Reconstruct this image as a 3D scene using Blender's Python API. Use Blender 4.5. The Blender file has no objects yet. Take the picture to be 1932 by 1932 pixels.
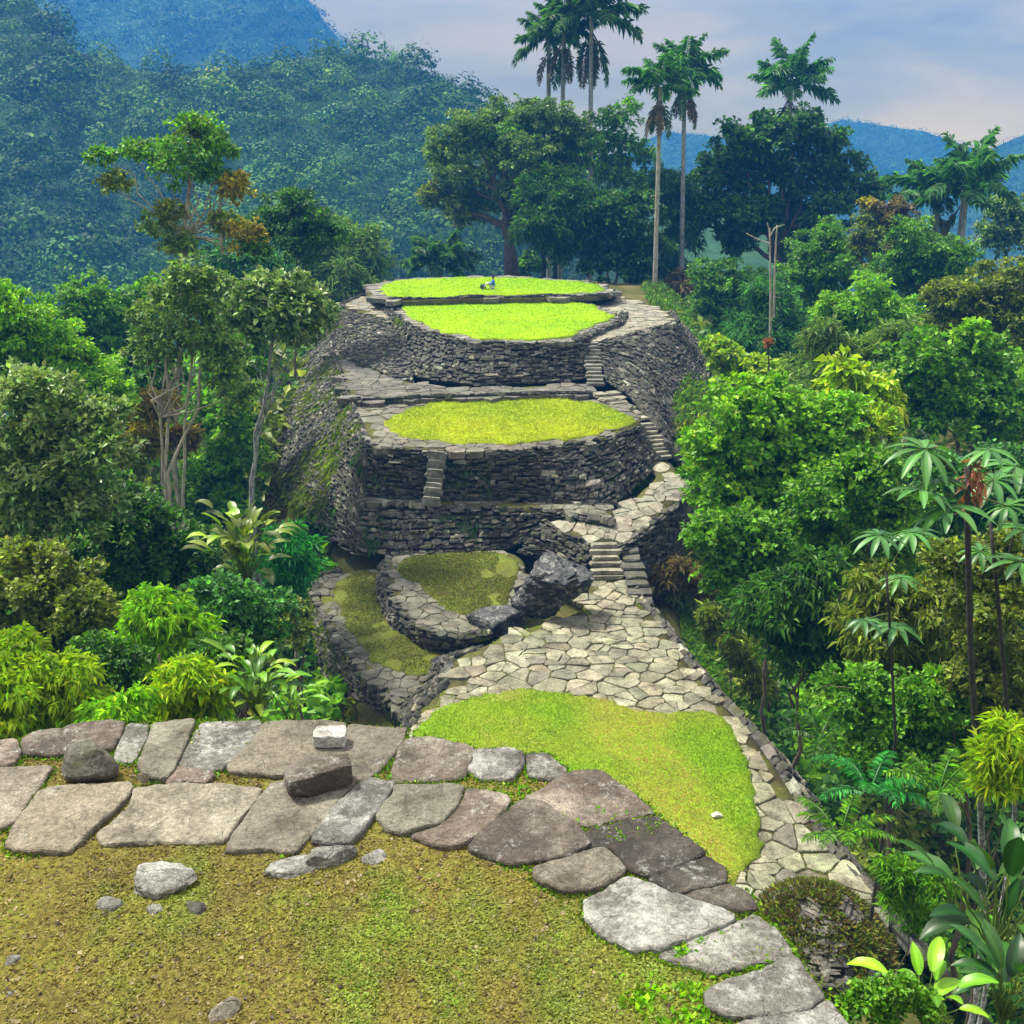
import bpy, math, random
import numpy as np
from mathutils import Vector
from mathutils.geometry import delaunay_2d_cdt
rng = np.random.default_rng(7); random.seed(7)
SC = bpy.context.scene; COL = SC.collection
# ------------------------------------------------------------------ camera
F = 1932.0; PITCH = math.radians(19.0); CP, SP = math.cos(PITCH), math.sin(PITCH)
cd = bpy.data.cameras.new('camera'); cam = bpy.data.objects.new('camera', cd); COL.objects.link(cam)
cam.rotation_euler = (math.radians(90-19.0), 0, 0); cd.sensor_width = 36; cd.lens = 36.0; cd.clip_start = .1; cd.clip_end = 6000
SC.camera = cam
def ray(px, py):
    a = (px-966)/F; b = -(py-966)/F
    return np.array([a, CP+b*SP, -SP+b*CP])
def Pz(px, py, z, k=0.0):          # picture point -> world, on the plane z + k*y
    d = ray(px, py); return d*(z/(d[2]-k*d[1]))
def Pd(px, py, dist):              # picture point -> world at forward distance
    d = ray(px, py); return d*(dist/d[1])
def mpp(dist, py=700):             # metres per traced pixel there
    return dist/ray(966, py)[1]/F
# ------------------------------------------------------------------ mesh helpers
def mk(name, V, Q=None, T=None, col=None, mat=None, parent=None, loc=None, smooth=False, **props):
    V = np.asarray(V, np.float32)
    if loc is not None: V = V-np.asarray(loc, np.float32)
    nq = 0 if Q is None else len(Q); nt = 0 if T is None else len(T)
    me = bpy.data.meshes.new(name); me.vertices.add(len(V)); me.vertices.foreach_set('co', V.ravel())
    li = []; st = []
    if nq: li.append(np.asarray(Q, np.int32).ravel())
    if nt: li.append(np.asarray(T, np.int32).ravel())
    li = np.concatenate(li); me.loops.add(len(li)); me.loops.foreach_set('vertex_index', li)
    me.polygons.add(nq+nt)
    me.polygons.foreach_set('loop_start', np.concatenate([np.arange(nq)*4, nq*4+np.arange(nt)*3]).astype(np.int32))
    me.polygons.foreach_set('use_smooth', np.full(nq+nt, smooth, bool))
    a = me.attributes.new('Col', 'FLOAT_COLOR', 'POINT')
    c = np.ones((len(V), 4), np.float32)
    if col is not None: c[:, :3] = col
    a.data.foreach_set('color', c.ravel())
    me.update(calc_edges=True)
    if mat: me.materials.append(mat)
    o = bpy.data.objects.new(name, me); COL.objects.link(o)
    if loc is not None and parent is None: o.location = [float(q) for q in loc]
    if parent: o.parent = parent
    for k, v in props.items(): o[k] = v
    return o
def thing(name, label, cat, loc, group=None):
    o = bpy.data.objects.new(name, None); COL.objects.link(o); o.empty_display_size = .2
    o.location = [float(q) for q in loc]; o['label'] = label; o['category'] = cat
    if group: o['group'] = group
    return o
class Acc:
    def __init__(s): s.V = []; s.Q = []; s.T = []; s.C = []; s.n = 0
    def add(s, V, Q=None, T=None, C=None):
        V = np.asarray(V, float); s.V.append(V)
        if Q is not None and len(Q): s.Q.append(np.asarray(Q)+s.n)
        if T is not None and len(T): s.T.append(np.asarray(T)+s.n)
        if C is None: C = (1, 1, 1)
        C = np.asarray(C, float); s.C.append(np.broadcast_to(C, (len(V), 3))); s.n += len(V)
    def build(s, name, mat, parent=None, loc=None, smooth=False, **p):
        return mk(name, np.concatenate(s.V), np.concatenate(s.Q) if s.Q else None, np.concatenate(s.T) if s.T else None,
                  np.concatenate(s.C), mat, parent, loc, smooth, **p)
_W = [(rng.normal(size=3), rng.uniform(0, 6.28)) for _ in range(40)]
def wav(P, freq, seed=0, octv=3):   # cheap smooth noise, about -1..1
    P = np.asarray(P, float); out = np.zeros(len(P)); amp = 1.0; tot = 0
    for o in range(octv):
        for i in range(4):
            w, ph = _W[(seed*7+o*4+i*3) % 40]
            out += amp*np.sin(P[:, :3] @ (w*freq)+ph+seed)/4*1.6
        tot += amp; amp *= .5; freq *= 2.1
    return out/tot
def tube(pts, rad, n=8):
    pts = np.asarray(pts, float); m = len(pts); V = []; 
    for i in range(m):
        t = pts[min(i+1, m-1)]-pts[max(i-1, 0)]; t = t/(np.linalg.norm(t)+1e-9)
        u = np.cross(t, [0.31, .95, .05]); u /= np.linalg.norm(u)+1e-9; v = np.cross(t, u)
        a = np.arange(n)/n*2*math.pi
        V.append(pts[i]+rad[i]*(np.cos(a)[:, None]*u+np.sin(a)[:, None]*v))
    V = np.concatenate(V); Q = []
    for i in range(m-1):
        for j in range(n):
            Q.append((i*n+j, i*n+(j+1) % n, (i+1)*n+(j+1) % n, (i+1)*n+j))
    V = np.vstack([V, pts[-1:]]); T = [((m-1)*n+j, (m-1)*n+(j+1) % n, m*n) for j in range(n)]
    return V, np.array(Q), np.array(T)
def bend(a, b, n=7, sag=0.0, wob=.03):
    a = np.asarray(a, float); b = np.asarray(b, float); L = np.linalg.norm(b-a); t = np.linspace(0, 1, n)[:, None]
    P = a+(b-a)*t; P[:, 2] += sag*L*np.sin(np.pi*t[:, 0])
    w = rng.normal(size=(n, 3))*wob*L; w[0] = 0; w[-1] = 0
    return P+w*np.array([1, 1, .3])
def resample(poly, step=None, n=None, closed=False):
    p = np.asarray(poly, float)
    if closed: p = np.vstack([p, p[:1]])
    s = np.concatenate([[0], np.cumsum(np.linalg.norm(np.diff(p, axis=0), axis=1))])
    if n is None: n = max(4, int(s[-1]/step))
    t = np.linspace(0, s[-1], n, endpoint=not closed)
    return np.stack([np.interp(t, s, p[:, k]) for k in range(p.shape[1])], 1)
def smoothpoly(p, it=2, k=.25):
    p = np.asarray(p, float)
    for _ in range(it):
        q = np.roll(p, -1, 0); p = np.stack([(1-k)*p+k*q, k*p+(1-k)*q], 1).reshape(-1, p.shape[1])
    return p
def inside(P, poly):
    x, y = P[:, 0], P[:, 1]; r = np.zeros(len(P), bool); n = len(poly)
    for i in range(n):
        a, b = poly[i], poly[(i+1) % n]
        c = ((a[1] > y) != (b[1] > y)) & (x < (b[0]-a[0])*(y-a[1])/(b[1]-a[1]+1e-12)+a[0]); r ^= c
    return r
# template stone: 3x3x3 rounded cube
_g = [(x, y, z) for x in (-1, 0, 1) for y in (-1, 0, 1) for z in (-1, 0, 1) if max(abs(x), abs(y), abs(z)) == 1]
_ix = {p: i for i, p in enumerate(_g)}; _TV = np.array(_g, float); _TQ = []
for ax in range(3):
    o1, o2 = [a for a in range(3) if a != ax]
    for s in (-1, 1):
        for i in (-1, 0):
            for j in (-1, 0):
                q = []
                for di, dj in ((0, 0), (1, 0), (1, 1), (0, 1)):
                    c = [0, 0, 0]; c[ax] = s; c[o1] = i+di; c[o2] = j+dj; q.append(_ix[tuple(c)])
                if (s > 0) == (ax == 1): q = q[::-1]
                _TQ.append(q)
_TQ = np.array(_TQ)
_nn = np.linalg.norm(_TV, axis=1)[:, None]
_TV = _TV*(1-.30)+.30*_TV/_nn*1.15
def stones(acc, C, A, B, N, ha, hb, hn, cols, jit=.12):
    """rounded stones: centres C, frames A/B/N, half sizes, colours"""
    n = len(C); tv = np.broadcast_to(_TV, (n, 26, 3)).copy(); tv += rng.normal(size=tv.shape)*jit*np.array([1, 1, .8])
    V = (C[:, None]+tv[..., :1]*(ha[:, None, None]*A[:, None])+tv[..., 1:2]*(hb[:, None, None]*B[:, None])+tv[..., 2:]*(hn[:, None, None]*N[:, None])).reshape(-1, 3)
    Q = (_TQ[None]+(np.arange(n)*26)[:, None, None]).reshape(-1, 4)
    acc.add(V, Q, None, np.repeat(cols, 26, 0))
# ------------------------------------------------------------------ materials
def newmat(name):
    m = bpy.data.materials.new(name); m.use_nodes = True; nt = m.node_tree; b = nt.nodes['Principled BSDF']
    return m, nt, b
def N(nt, t, **k):
    n = nt.nodes.new(t)
    for a, v in k.items(): setattr(n, a, v)
    return n
def ramp(nt, fac, stops):
    r = N(nt, 'ShaderNodeValToRGB'); e = r.color_ramp.elements
    while len(e) < len(stops): e.new(.5)
    for i, (p, c) in enumerate(stops):
        e[i].position = p; e[i].color = (*c, 1) if len(c) == 3 else c
    nt.links.new(fac, r.inputs['Fac']); return r.outputs['Color']
def noise(nt, vec, scale, detail=5, rough=.6, dist=0):
    n = N(nt, 'ShaderNodeTexNoise'); n.inputs['Scale'].default_value = scale; n.inputs['Detail'].default_value = detail
    n.inputs['Roughness'].default_value = rough; n.inputs['Distortion'].default_value = dist
    nt.links.new(vec, n.inputs['Vector']); return n.outputs['Fac']
def mix(nt, fac, a, b, mode='MIX'):
    m = N(nt, 'ShaderNodeMix', data_type='RGBA', blend_type=mode)
    for s, v in (('Factor', fac), ('A', a), ('B', b)):
        i = [q for q in m.inputs if q.name == s and (q.type == 'RGBA' or s == 'Factor' and q.type == 'VALUE')][0]
        if isinstance(v, (int, float)): i.default_value = v
        elif isinstance(v, tuple): i.default_value = (*v, 1)
        else: nt.links.new(v, i)
    return [q for q in m.outputs if q.type == 'RGBA'][0]
def bump(nt, b, h, strength=.5, dist=.05):
    n = N(nt, 'ShaderNodeBump'); n.inputs['Strength'].default_value = strength; n.inputs['Distance'].default_value = dist
    nt.links.new(h, n.inputs['Height']); nt.links.new(n.outputs[0], b.inputs['Normal'])
def colattr(nt):
    a = N(nt, 'ShaderNodeAttribute'); a.attribute_name = 'Col'; return a.outputs['Color']
def objvec(nt): return N(nt, 'ShaderNodeTexCoord').outputs['Object']
def posvec(nt): return N(nt, 'ShaderNodeNewGeometry').outputs['Position']

def leafmat(name, rough=.45, trans=.32, spec=.4):
    m, nt, b = newmat(name); c = colattr(nt); v = posvec(nt)
    f = noise(nt, v, 1.3, 2); c2 = mix(nt, 1.0, c, ramp(nt, f, [(.3, (.75, .8, .7)), (.7, (1.2, 1.15, 1.05))]), 'MULTIPLY')
    nt.links.new(c2, b.inputs['Base Color']); b.inputs['Roughness'].default_value = rough
    b.inputs['Specular IOR Level'].default_value = spec
    t = N(nt, 'ShaderNodeBsdfTranslucent'); nt.links.new(mix(nt, 1.0, c2, (1.15, 1.25, .5), 'MULTIPLY'), t.inputs['Color'])
    s = N(nt, 'ShaderNodeMixShader'); s.inputs[0].default_value = trans
    nt.links.new(b.outputs[0], s.inputs[1]); nt.links.new(t.outputs[0], s.inputs[2])
    nt.links.new(s.outputs[0], nt.nodes['Material Output'].inputs['Surface']); return m
LEAF = leafmat('leaf', .5, .38, .35); GLOSSLEAF = leafmat('glossy_leaf', .40, .28, .45); FARLEAF = leafmat('far_leaf', .7, .15, .15)
def barkmat(name, c1, c2, scale=6):
    m, nt, b = newmat(name); v = objvec(nt); mp = N(nt, 'ShaderNodeMapping'); mp.inputs['Scale'].default_value = (1, 1, .35)
    nt.links.new(v, mp.inputs['Vector']); f = noise(nt, mp.outputs[0], scale, 6, .65)
    nt.links.new(ramp(nt, f, [(.3, c1), (.65, c2)]), b.inputs['Base Color']); b.inputs['Roughness'].default_value = .85
    bump(nt, b, f, .6, .04); return m
BARK = barkmat('brown_bark', (.035, .025, .015), (.13, .10, .07)); PALEBARK = barkmat('pale_bark', (.14, .13, .09), (.42, .39, .31))
BLACKBARK = barkmat('dark_bark', (.008, .008, .008), (.035, .032, .028))
def polemat():
    m, nt, b = newmat('dark_topped_pole_bark'); g = N(nt, 'ShaderNodeTexCoord').outputs['Generated']; sx = N(nt, 'ShaderNodeSeparateXYZ'); nt.links.new(g, sx.inputs[0])
    v = objvec(nt); f = noise(nt, v, 16, 6, .75); lo = ramp(nt, f, [(.38, (.05, .055, .05)), (.5, (.22, .24, .24)), (.62, (.5, .52, .52))]); hi = ramp(nt, f, [(.4, (.008, .008, .009)), (.7, (.05, .05, .05))])
    nt.links.new(mix(nt, ramp(nt, sx.outputs[2], [(.45, (0, 0, 0)), (.72, (1, 1, 1))]), lo, hi), b.inputs['Base Color']); b.inputs['Roughness'].default_value = .8; bump(nt, b, f, .6, .02); return m
POLE = polemat()
GREYBARK = barkmat('spotted_grey_bark', (.05, .06, .055), (.34, .36, .36), 9)
def stonemat(name, c1, c2, c3, lichen=.5, moss=.35, sc=1.0, rough=.85, mosscol=(.06, .07, .018)):
    m, nt, b = newmat(name); v = posvec(nt)
    f = noise(nt, v, 1.6*sc, 7, .68, .4); base = ramp(nt, f, [(.25, c1), (.5, c2), (.75, c3)])
    base = mix(nt, 1.0, base, colattr(nt), 'MULTIPLY')
    g = noise(nt, v, 22*sc, 6, .75); s2 = noise(nt, v, 75*sc, 4, .8); base = mix(nt, .8, base, ramp(nt, s2, [(.36, (.35, .33, .3)), (.5, (1, 1, 1)), (.66, (1.45, 1.45, 1.4))]), 'MULTIPLY'); base = mix(nt, .7, base, ramp(nt, g, [(.32, (.25, .25, .25)), (.5, (.9, .9, .9)), (.68, (1.5, 1.5, 1.5))]), 'MULTIPLY')
    st = noise(nt, v, 2.3*sc, 8, .75); base = mix(nt, 1.0, base, ramp(nt, st, [(.36, (.42, .39, .36)), (.5, (.95, .94, .92)), (.64, (1.2, 1.2, 1.18))]), 'MULTIPLY')
    l = noise(nt, v, 4.5*sc, 10, .88); base = mix(nt, ramp(nt, l, [(.61-.09*lichen, (0, 0, 0)), (.68-.05*lichen, (.85, .85, .85))]), base, (.40, .41, .38))
    if moss > 0:
        k = noise(nt, v, 2.2*sc, 6, .7, .3); fm = ramp(nt, k, [(.70-.25*moss, (0, 0, 0)), (.82-.25*moss, (.85, .85, .85))])
        base = mix(nt, fm, base, mosscol)
    nt.links.new(base, b.inputs['Base Color']); b.inputs['Roughness'].default_value = rough
    vo = N(nt, 'ShaderNodeTexVoronoi', feature='DISTANCE_TO_EDGE'); vo.inputs['Scale'].default_value = 2.1*sc; vm = N(nt, 'ShaderNodeVectorMath', operation='MULTIPLY_ADD'); nz = N(nt, 'ShaderNodeTexNoise'); nz.inputs['Scale'].default_value = 3*sc; nt.links.new(v, nz.inputs['Vector']); nt.links.new(nz.outputs['Color'], vm.inputs[0]); vm.inputs[1].default_value = (.5, .5, .5); nt.links.new(v, vm.inputs[2]); nt.links.new(vm.outputs[0], vo.inputs['Vector'])
    a0 = N(nt, 'ShaderNodeMath', operation='ADD'); nt.links.new(f, a0.inputs[0]); nt.links.new(g, a0.inputs[1]); ck = ramp(nt, vo.outputs['Distance'], [(.0, (0, 0, 0)), (.02, (1, 1, 1))])
    a = N(nt, 'ShaderNodeMath', operation='MULTIPLY_ADD'); nt.links.new(ck, a.inputs[0]); a.inputs[1].default_value = .45; nt.links.new(a0.outputs[0], a.inputs[2])
    bump(nt, b, a.outputs[0], .8, .035/sc); return m
WALLSTONE = stonemat('wall_stone', (.036, .035, .028), (.086, .084, .068), (.20, .192, .155), .5, .72, .9)
PAVESTONE = stonemat('paving_stone', (.10, .098, .072), (.24, .23, .175), (.38, .37, .29), .2, .4, .9)
TANSTONE = stonemat('tan_paving_stone', (.09, .092, .075), (.18, .178, .145), (.29, .285, .24), .25, .45, .9)
SLAB = stonemat('slab_stone', (.095, .083, .060), (.205, .185, .142), (.30, .28, .225), .35, .06, 1.4, mosscol=(.06, .055, .03))
SLABDARK = stonemat('stained_slab_stone', (.030, .022, .016), (.10, .08, .062), (.30, .275, .23), .75, .12, 1.3, mosscol=(.035, .03, .015))
SLABLICHEN = stonemat('lichen_slab_stone', (.055, .05, .042), (.20, .195, .175), (.46, .47, .45), 1.25, .0, 1.2)
ROCKDARK = stonemat('boulder_stone', (.006, .007, .009), (.016, .018, .021), (.07, .075, .078), 1.0, .1, .75, .5)
ROCKMOSS = stonemat('mossy_rock', (.06, .06, .05), (.15, .14, .12), (.3, .29, .26), .5, .7, 1.6)
WHITESTONE = stonemat('white_stone', (.45, .44, .42), (.6, .6, .58), (.75, .75, .73), .1, 0, 2)
def coremat():
    m, nt, b = newmat('wall_core_earth'); f = noise(nt, posvec(nt), 3, 5)
    nt.links.new(ramp(nt, f, [(.3, (.012, .013, .012)), (.7, (.04, .042, .025))]), b.inputs['Base Color']); b.inputs['Roughness'].default_value = 1
    return m
CORE = coremat()
def groundmat(name, stops, sc=.6, fine=14, detailc=((.55, .55, .5), (1.3, 1.3, 1.2)), bs=.6, bd=.06):
    m, nt, b = newmat(name); v = posvec(nt); f = noise(nt, v, sc, 7, .7, .5); base = ramp(nt, f, stops)
    base = mix(nt, 1.0, base, colattr(nt), 'MULTIPLY')
    g = noise(nt, v, fine, 6, .7); base = mix(nt, 1.0, base, ramp(nt, g, [(.32, detailc[0]), (.68, detailc[1])]), 'MULTIPLY')
    nt.links.new(base, b.inputs['Base Color']); b.inputs['Roughness'].default_value = .95; b.inputs['Specular IOR Level'].default_value = .15
    bump(nt, b, g, bs, bd); return m
MOSSGROUND = groundmat('mossy_ground', [(.28, (.075, .058, .025)), (.42, (.15, .13, .032)), (.55, (.17, .18, .032)), (.68, (.12, .18, .026))], 1.3, 28, ((.35, .33, .3), (1.6, 1.55, 1.4)), .9, .05)
LAWNTOP = groundmat('bright_lawn', [(.3, (.16, .33, .004)), (.5, (.26, .41, .004)), (.7, (.20, .38, .003))], .5, 5, ((.6, .65, .5), (1.25, 1.2, 1)), .3, .04)
LAWNMID = groundmat('yellowish_lawn', [(.3, (.15, .21, .012)), (.5, (.25, .31, .014)), (.7, (.20, .30, .01))], .6, 5, ((.6, .65, .5), (1.25, 1.2, 1)), .3, .04)
LAWNLOW = groundmat('lower_lawn', [(.32, (.22, .21, .06)), (.45, (.19, .26, .02)), (.6, (.15, .27, .012)), (.72, (.13, .25, .01))], .35, 9, ((.7, .72, .6), (1.2, 1.15, 1)), .5, .05)
OLIVEMOSS = groundmat('olive_moss', [(.3, (.075, .065, .022)), (.5, (.11, .125, .02)), (.7, (.13, .18, .025))], .8, 12)
JOINT = groundmat('mossy_joint_soil', [(.3, (.045, .04, .02)), (.5, (.08, .075, .025)), (.68, (.10, .12, .02))], 1.2, 10)
SLOPE = groundmat('slope_earth', [(.3, (.035, .04, .012)), (.5, (.07, .075, .018)), (.66, (.15, .115, .05))], .25, 8)
HILLM = groundmat('hill_ground', [(.3, (.012, .04, .015)), (.6, (.03, .08, .025))], .03, .6, ((.6, .6, .6), (1.3, 1.3, 1.2)), .3, 1)
def plain(name, c, r=.8):
    m, nt, b = newmat(name); f = noise(nt, objvec(nt), 18, 4)
    nt.links.new(ramp(nt, f, [(.3, tuple(.8*q for q in c)), (.7, tuple(min(1, 1.15*q) for q in c))]), b.inputs['Base Color']); b.inputs['Roughness'].default_value = r; return m
# ------------------------------------------------------------------ terrain
_ST = np.array([  # y, xl, xr, zc, zl, zr, wl, wr
 (-40, -12, 4, -9, -12, -20, 10, 14), (2, -9, 1.2, -8, -11.5, -15, 8, 9), (6, -8, 2.0, -9.5, -11.5, -15.5, 8, 7),
 (10, -6, 5.2, -12.5, -13, -18, 8, 6), (14, -5, 7.9, -15.4, -16, -21, 9, 6), (20, -5, 7.5, -15.65, -18, -23, 9, 6),
 (28, -4.6, 6.7, -17.2, -21.5, -23, 5, 6), (36, -5.6, 6.2, -17.0, -22, -23, 6, 7), (41, -7.0, 6.6, -16.6, -21, -22, 7, 8),
 (46, -8.2, 7.2, -14.8, -20, -20, 9, 9), (52, -9.2, 9.0, -13.0, -19, -19, 10, 9), (58, -10.8, 10, -12.2, -19, -18, 12, 10),
 (72, -13.5, 12, -11.4, -22, -18, 20, 12), (84, -13, 12, -9.6, -22, -18, 22, 14), (100, -13, 16, -11, -26, -17, 26, 20),
 (140, -15, 25, -20, -46, -26, 40, 40), (220, -40, 50, -50, -70, -60, 60, 60), (400, -60, 60, -75, -80, -80, 60, 60), (3000, -60, 60, -85, -85, -85, 60, 60)], float)
def terr(x, y):
    x = np.asarray(x, float); y = np.asarray(y, float); q = [np.interp(y, _ST[:, 0], _ST[:, k]) for k in range(1, 8)]
    xl, xr, zc, zl, zr, wl, wr = q
    ul = np.clip((xl-x)/wl, 0, 1); ur = np.clip((x-xr)/wr, 0, 1)
    z = zc+(zl-zc)*ul**.85+(zr-zc)*ur**.85
    z = z-np.clip(xl-wl-x, 0, 150)*.28*np.clip((260-y)/200, 0, 1)+np.minimum(np.clip(x-xr-wr, 0, 200)*.3, 9)*np.clip((160-y)/80, 0, 1)
    P = np.stack([x, y, 0*x], -1).reshape(-1, 3); return z+(.25*wav(P, .9, 3)-.1).reshape(np.shape(z))
def grid_terrain():
    ys = np.concatenate([np.arange(-40, 110, 1.0), np.arange(110, 400, 10), np.geomspace(400, 3000, 20)])
    us = np.concatenate([-np.geomspace(1500, 30, 24), np.arange(-29, 30, .8), np.geomspace(30, 1500, 24)])
    X, Y = np.meshgrid(us, ys); Z = terr(X, Y); P = np.stack([X, Y, Z], -1).reshape(-1, 3)
    edge = 1.0
    w = len(us); i = np.arange((len(ys)-1)*w).reshape(-1, w)[:, :-1].ravel()
    mk('ground', P, np.stack([i, i+1, i+w+1, i+w], 1), None, None, SLOPE, smooth=True, kind='structure')
grid_terrain()
# ------------------------------------------------------------------ flat sheets (lawns and the like)
def sheet(name, poly, zf, mat, step=.5, amp=.03, rag=.1, skirt=.15, dome=0.0, **props):
    """an uneven filled outline with a small edge skirt; zf(x,y) gives its height"""
    p = smoothpoly(ccw(poly[:, :2]), 2); p = resample(p, step*.5, closed=True)
    c3 = np.c_[p, np.zeros(len(p))]; ctr = p.mean(0)
    p = p+rag*np.stack([wav(c3, 1.7, 1), wav(c3, 1.9, 4)], 1)+rng.normal(size=p.shape)*rag*.25
    lo, hi = p.min(0), p.max(0); gx, gy = np.meshgrid(np.arange(lo[0], hi[0], step), np.arange(lo[1], hi[1], step))
    g = np.stack([gx.ravel(), gy.ravel()], 1)+rng.uniform(-.3, .3, (gx.size, 2))*step
    g = g[inside(g, ctr+(p-ctr)*.97)]
    n = len(p); al = [Vector(q) for q in np.vstack([p, g])]
    v, e, f, *_ = delaunay_2d_cdt(al, [(i, (i+1) % n) for i in range(n)], [], 1, 1e-4)
    v = np.array([tuple(q) for q in v]); V = np.c_[v, zf(v[:, 0], v[:, 1])]; V[:, 2] += amp*wav(V*[1, 1, 0], 2.2, 2)
    if dome: 
        r = np.linalg.norm((v-ctr)/(.5*(hi-lo)), axis=1); V[:, 2] += dome*(1-np.clip(r, 0, 1)**2)
    T = np.array([list(q) for q in f if len(q) == 3])
    # skirt
    b = V[:n].copy(); b[:, 2] -= skirt; k = len(V); V = np.vstack([V, b])
    Q = np.array([(k+i, k+(i+1) % n, (i+1) % n, i) for i in range(n)])
    return mk(name, V, Q, T, None, mat, smooth=True, **props), p
def ccw(p):
    x, y = p[:, 0], p[:, 1]; return p if (x*np.roll(y, -1)-np.roll(x, -1)*y).sum() > 0 else p[::-1]
const = lambda z: (lambda x, y: np.full(np.shape(x), z, float))
def px(poly, z, k=0.0): return np.array([Pz(a, b, z, k) for a, b in poly])
# ------------------------------------------------------------------ flagstones
def cells(poly, sp, stretch=1.0):
    lo, hi = poly[:, :2].min(0)-2*sp, poly[:, :2].max(0)+2*sp
    gx, gy = np.meshgrid(np.arange(lo[0], hi[0], sp*stretch), np.arange(lo[1], hi[1], sp))
    gx = gx+(np.arange(gx.shape[0]) % 2)[:, None]*sp*.5
    S = np.stack([gx.ravel(), gy.ravel()], 1)+rng.uniform(-.42, .42, (gx.size, 2))*sp
    S = S[rng.random(len(S)) > np.clip(.22+.3*wav(np.c_[S, S[:, :1]*0], .9, 7, 2), .02, .4)]; ins = inside(S, poly[:, :2]); out = []
    for i in np.nonzero(ins)[0]:
        d = np.linalg.norm(S-S[i], axis=1); nb = np.argsort(d)[1:15]; c = S[i]
        P = [c+sp*2*np.array(q) for q in ((-1, -1), (1, -1), (1, 1), (-1, 1))]
        for j in nb:
            m = (S[j]+c)/2; nrm = S[j]-c; R = []
            for a in range(len(P)):
                A, B = P[a], P[(a+1) % len(P)]; da, db = (A-m) @ nrm, (B-m) @ nrm
                if da <= 0: R.append(A)
                if da*db < 0: R.append(A+(B-A)*da/(da-db))
            P = R
            if len(P) < 3: break
        if len(P) >= 3: out.append(ccw(np.array(P)))
    return out
def split(cs, pr):
    out = []
    for P in cs:
        if rng.random() < pr and len(P) > 4:
            c = P.mean(0)+rng.normal(size=2)*.05; a = rng.uniform(0, 6.28); nv = np.array([math.cos(a), math.sin(a)])
            for sg in (1, -1):
                R = []
                for i in range(len(P)):
                    A, B = P[i], P[(i+1) % len(P)]; da, db = sg*((A-c) @ nv), sg*((B-c) @ nv)
                    if da >= 0: R.append(A)
                    if da*db < 0: R.append(A+(B-A)*da/(da-db))
                if len(R) >= 3: out.append(np.array(R))
        else: out.append(P)
    return out
def flags(acc, poly, zf, sp, th=.15, gap=.014, hj=.02, stretch=1.0, cj=.25, tint=(1, 1, 1)):
    for P in split(cells(poly, sp, stretch), .38):
        c = P.mean(0); P = c+(P-c)*(1-gap/sp*2)
        P = smoothpoly(smoothpoly(P, 1, .12), 1, .2); P = P+rng.normal(size=P.shape)*sp*.022; n = len(P)
        h = rng.uniform(-hj, hj); tl = rng.normal(size=2)*.02
        z = lambda q: zf(q[:, 0], q[:, 1])+h+(q-c) @ tl
        r1 = c+(P-c)*.95
        V = np.vstack([np.c_[P, z(P)-th], np.c_[P, z(P)-.015], np.c_[r1, z(r1)+.004*rng.normal(size=n)], np.r_[c, z(c[None])[0]+.006][None]])
        Q = [(i, (i+1) % n, n+(i+1) % n, n+i) for i in range(n)]+[(n+i, n+(i+1) % n, 2*n+(i+1) % n, 2*n+i) for i in range(n)]
        T = [(2*n+i, 2*n+(i+1) % n, 3*n) for i in range(n)]
        acc.add(V, Q, T, np.array(tint)*rng.uniform(1-cj, 1+cj)*(1+rng.normal(size=3)*.03))
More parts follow.
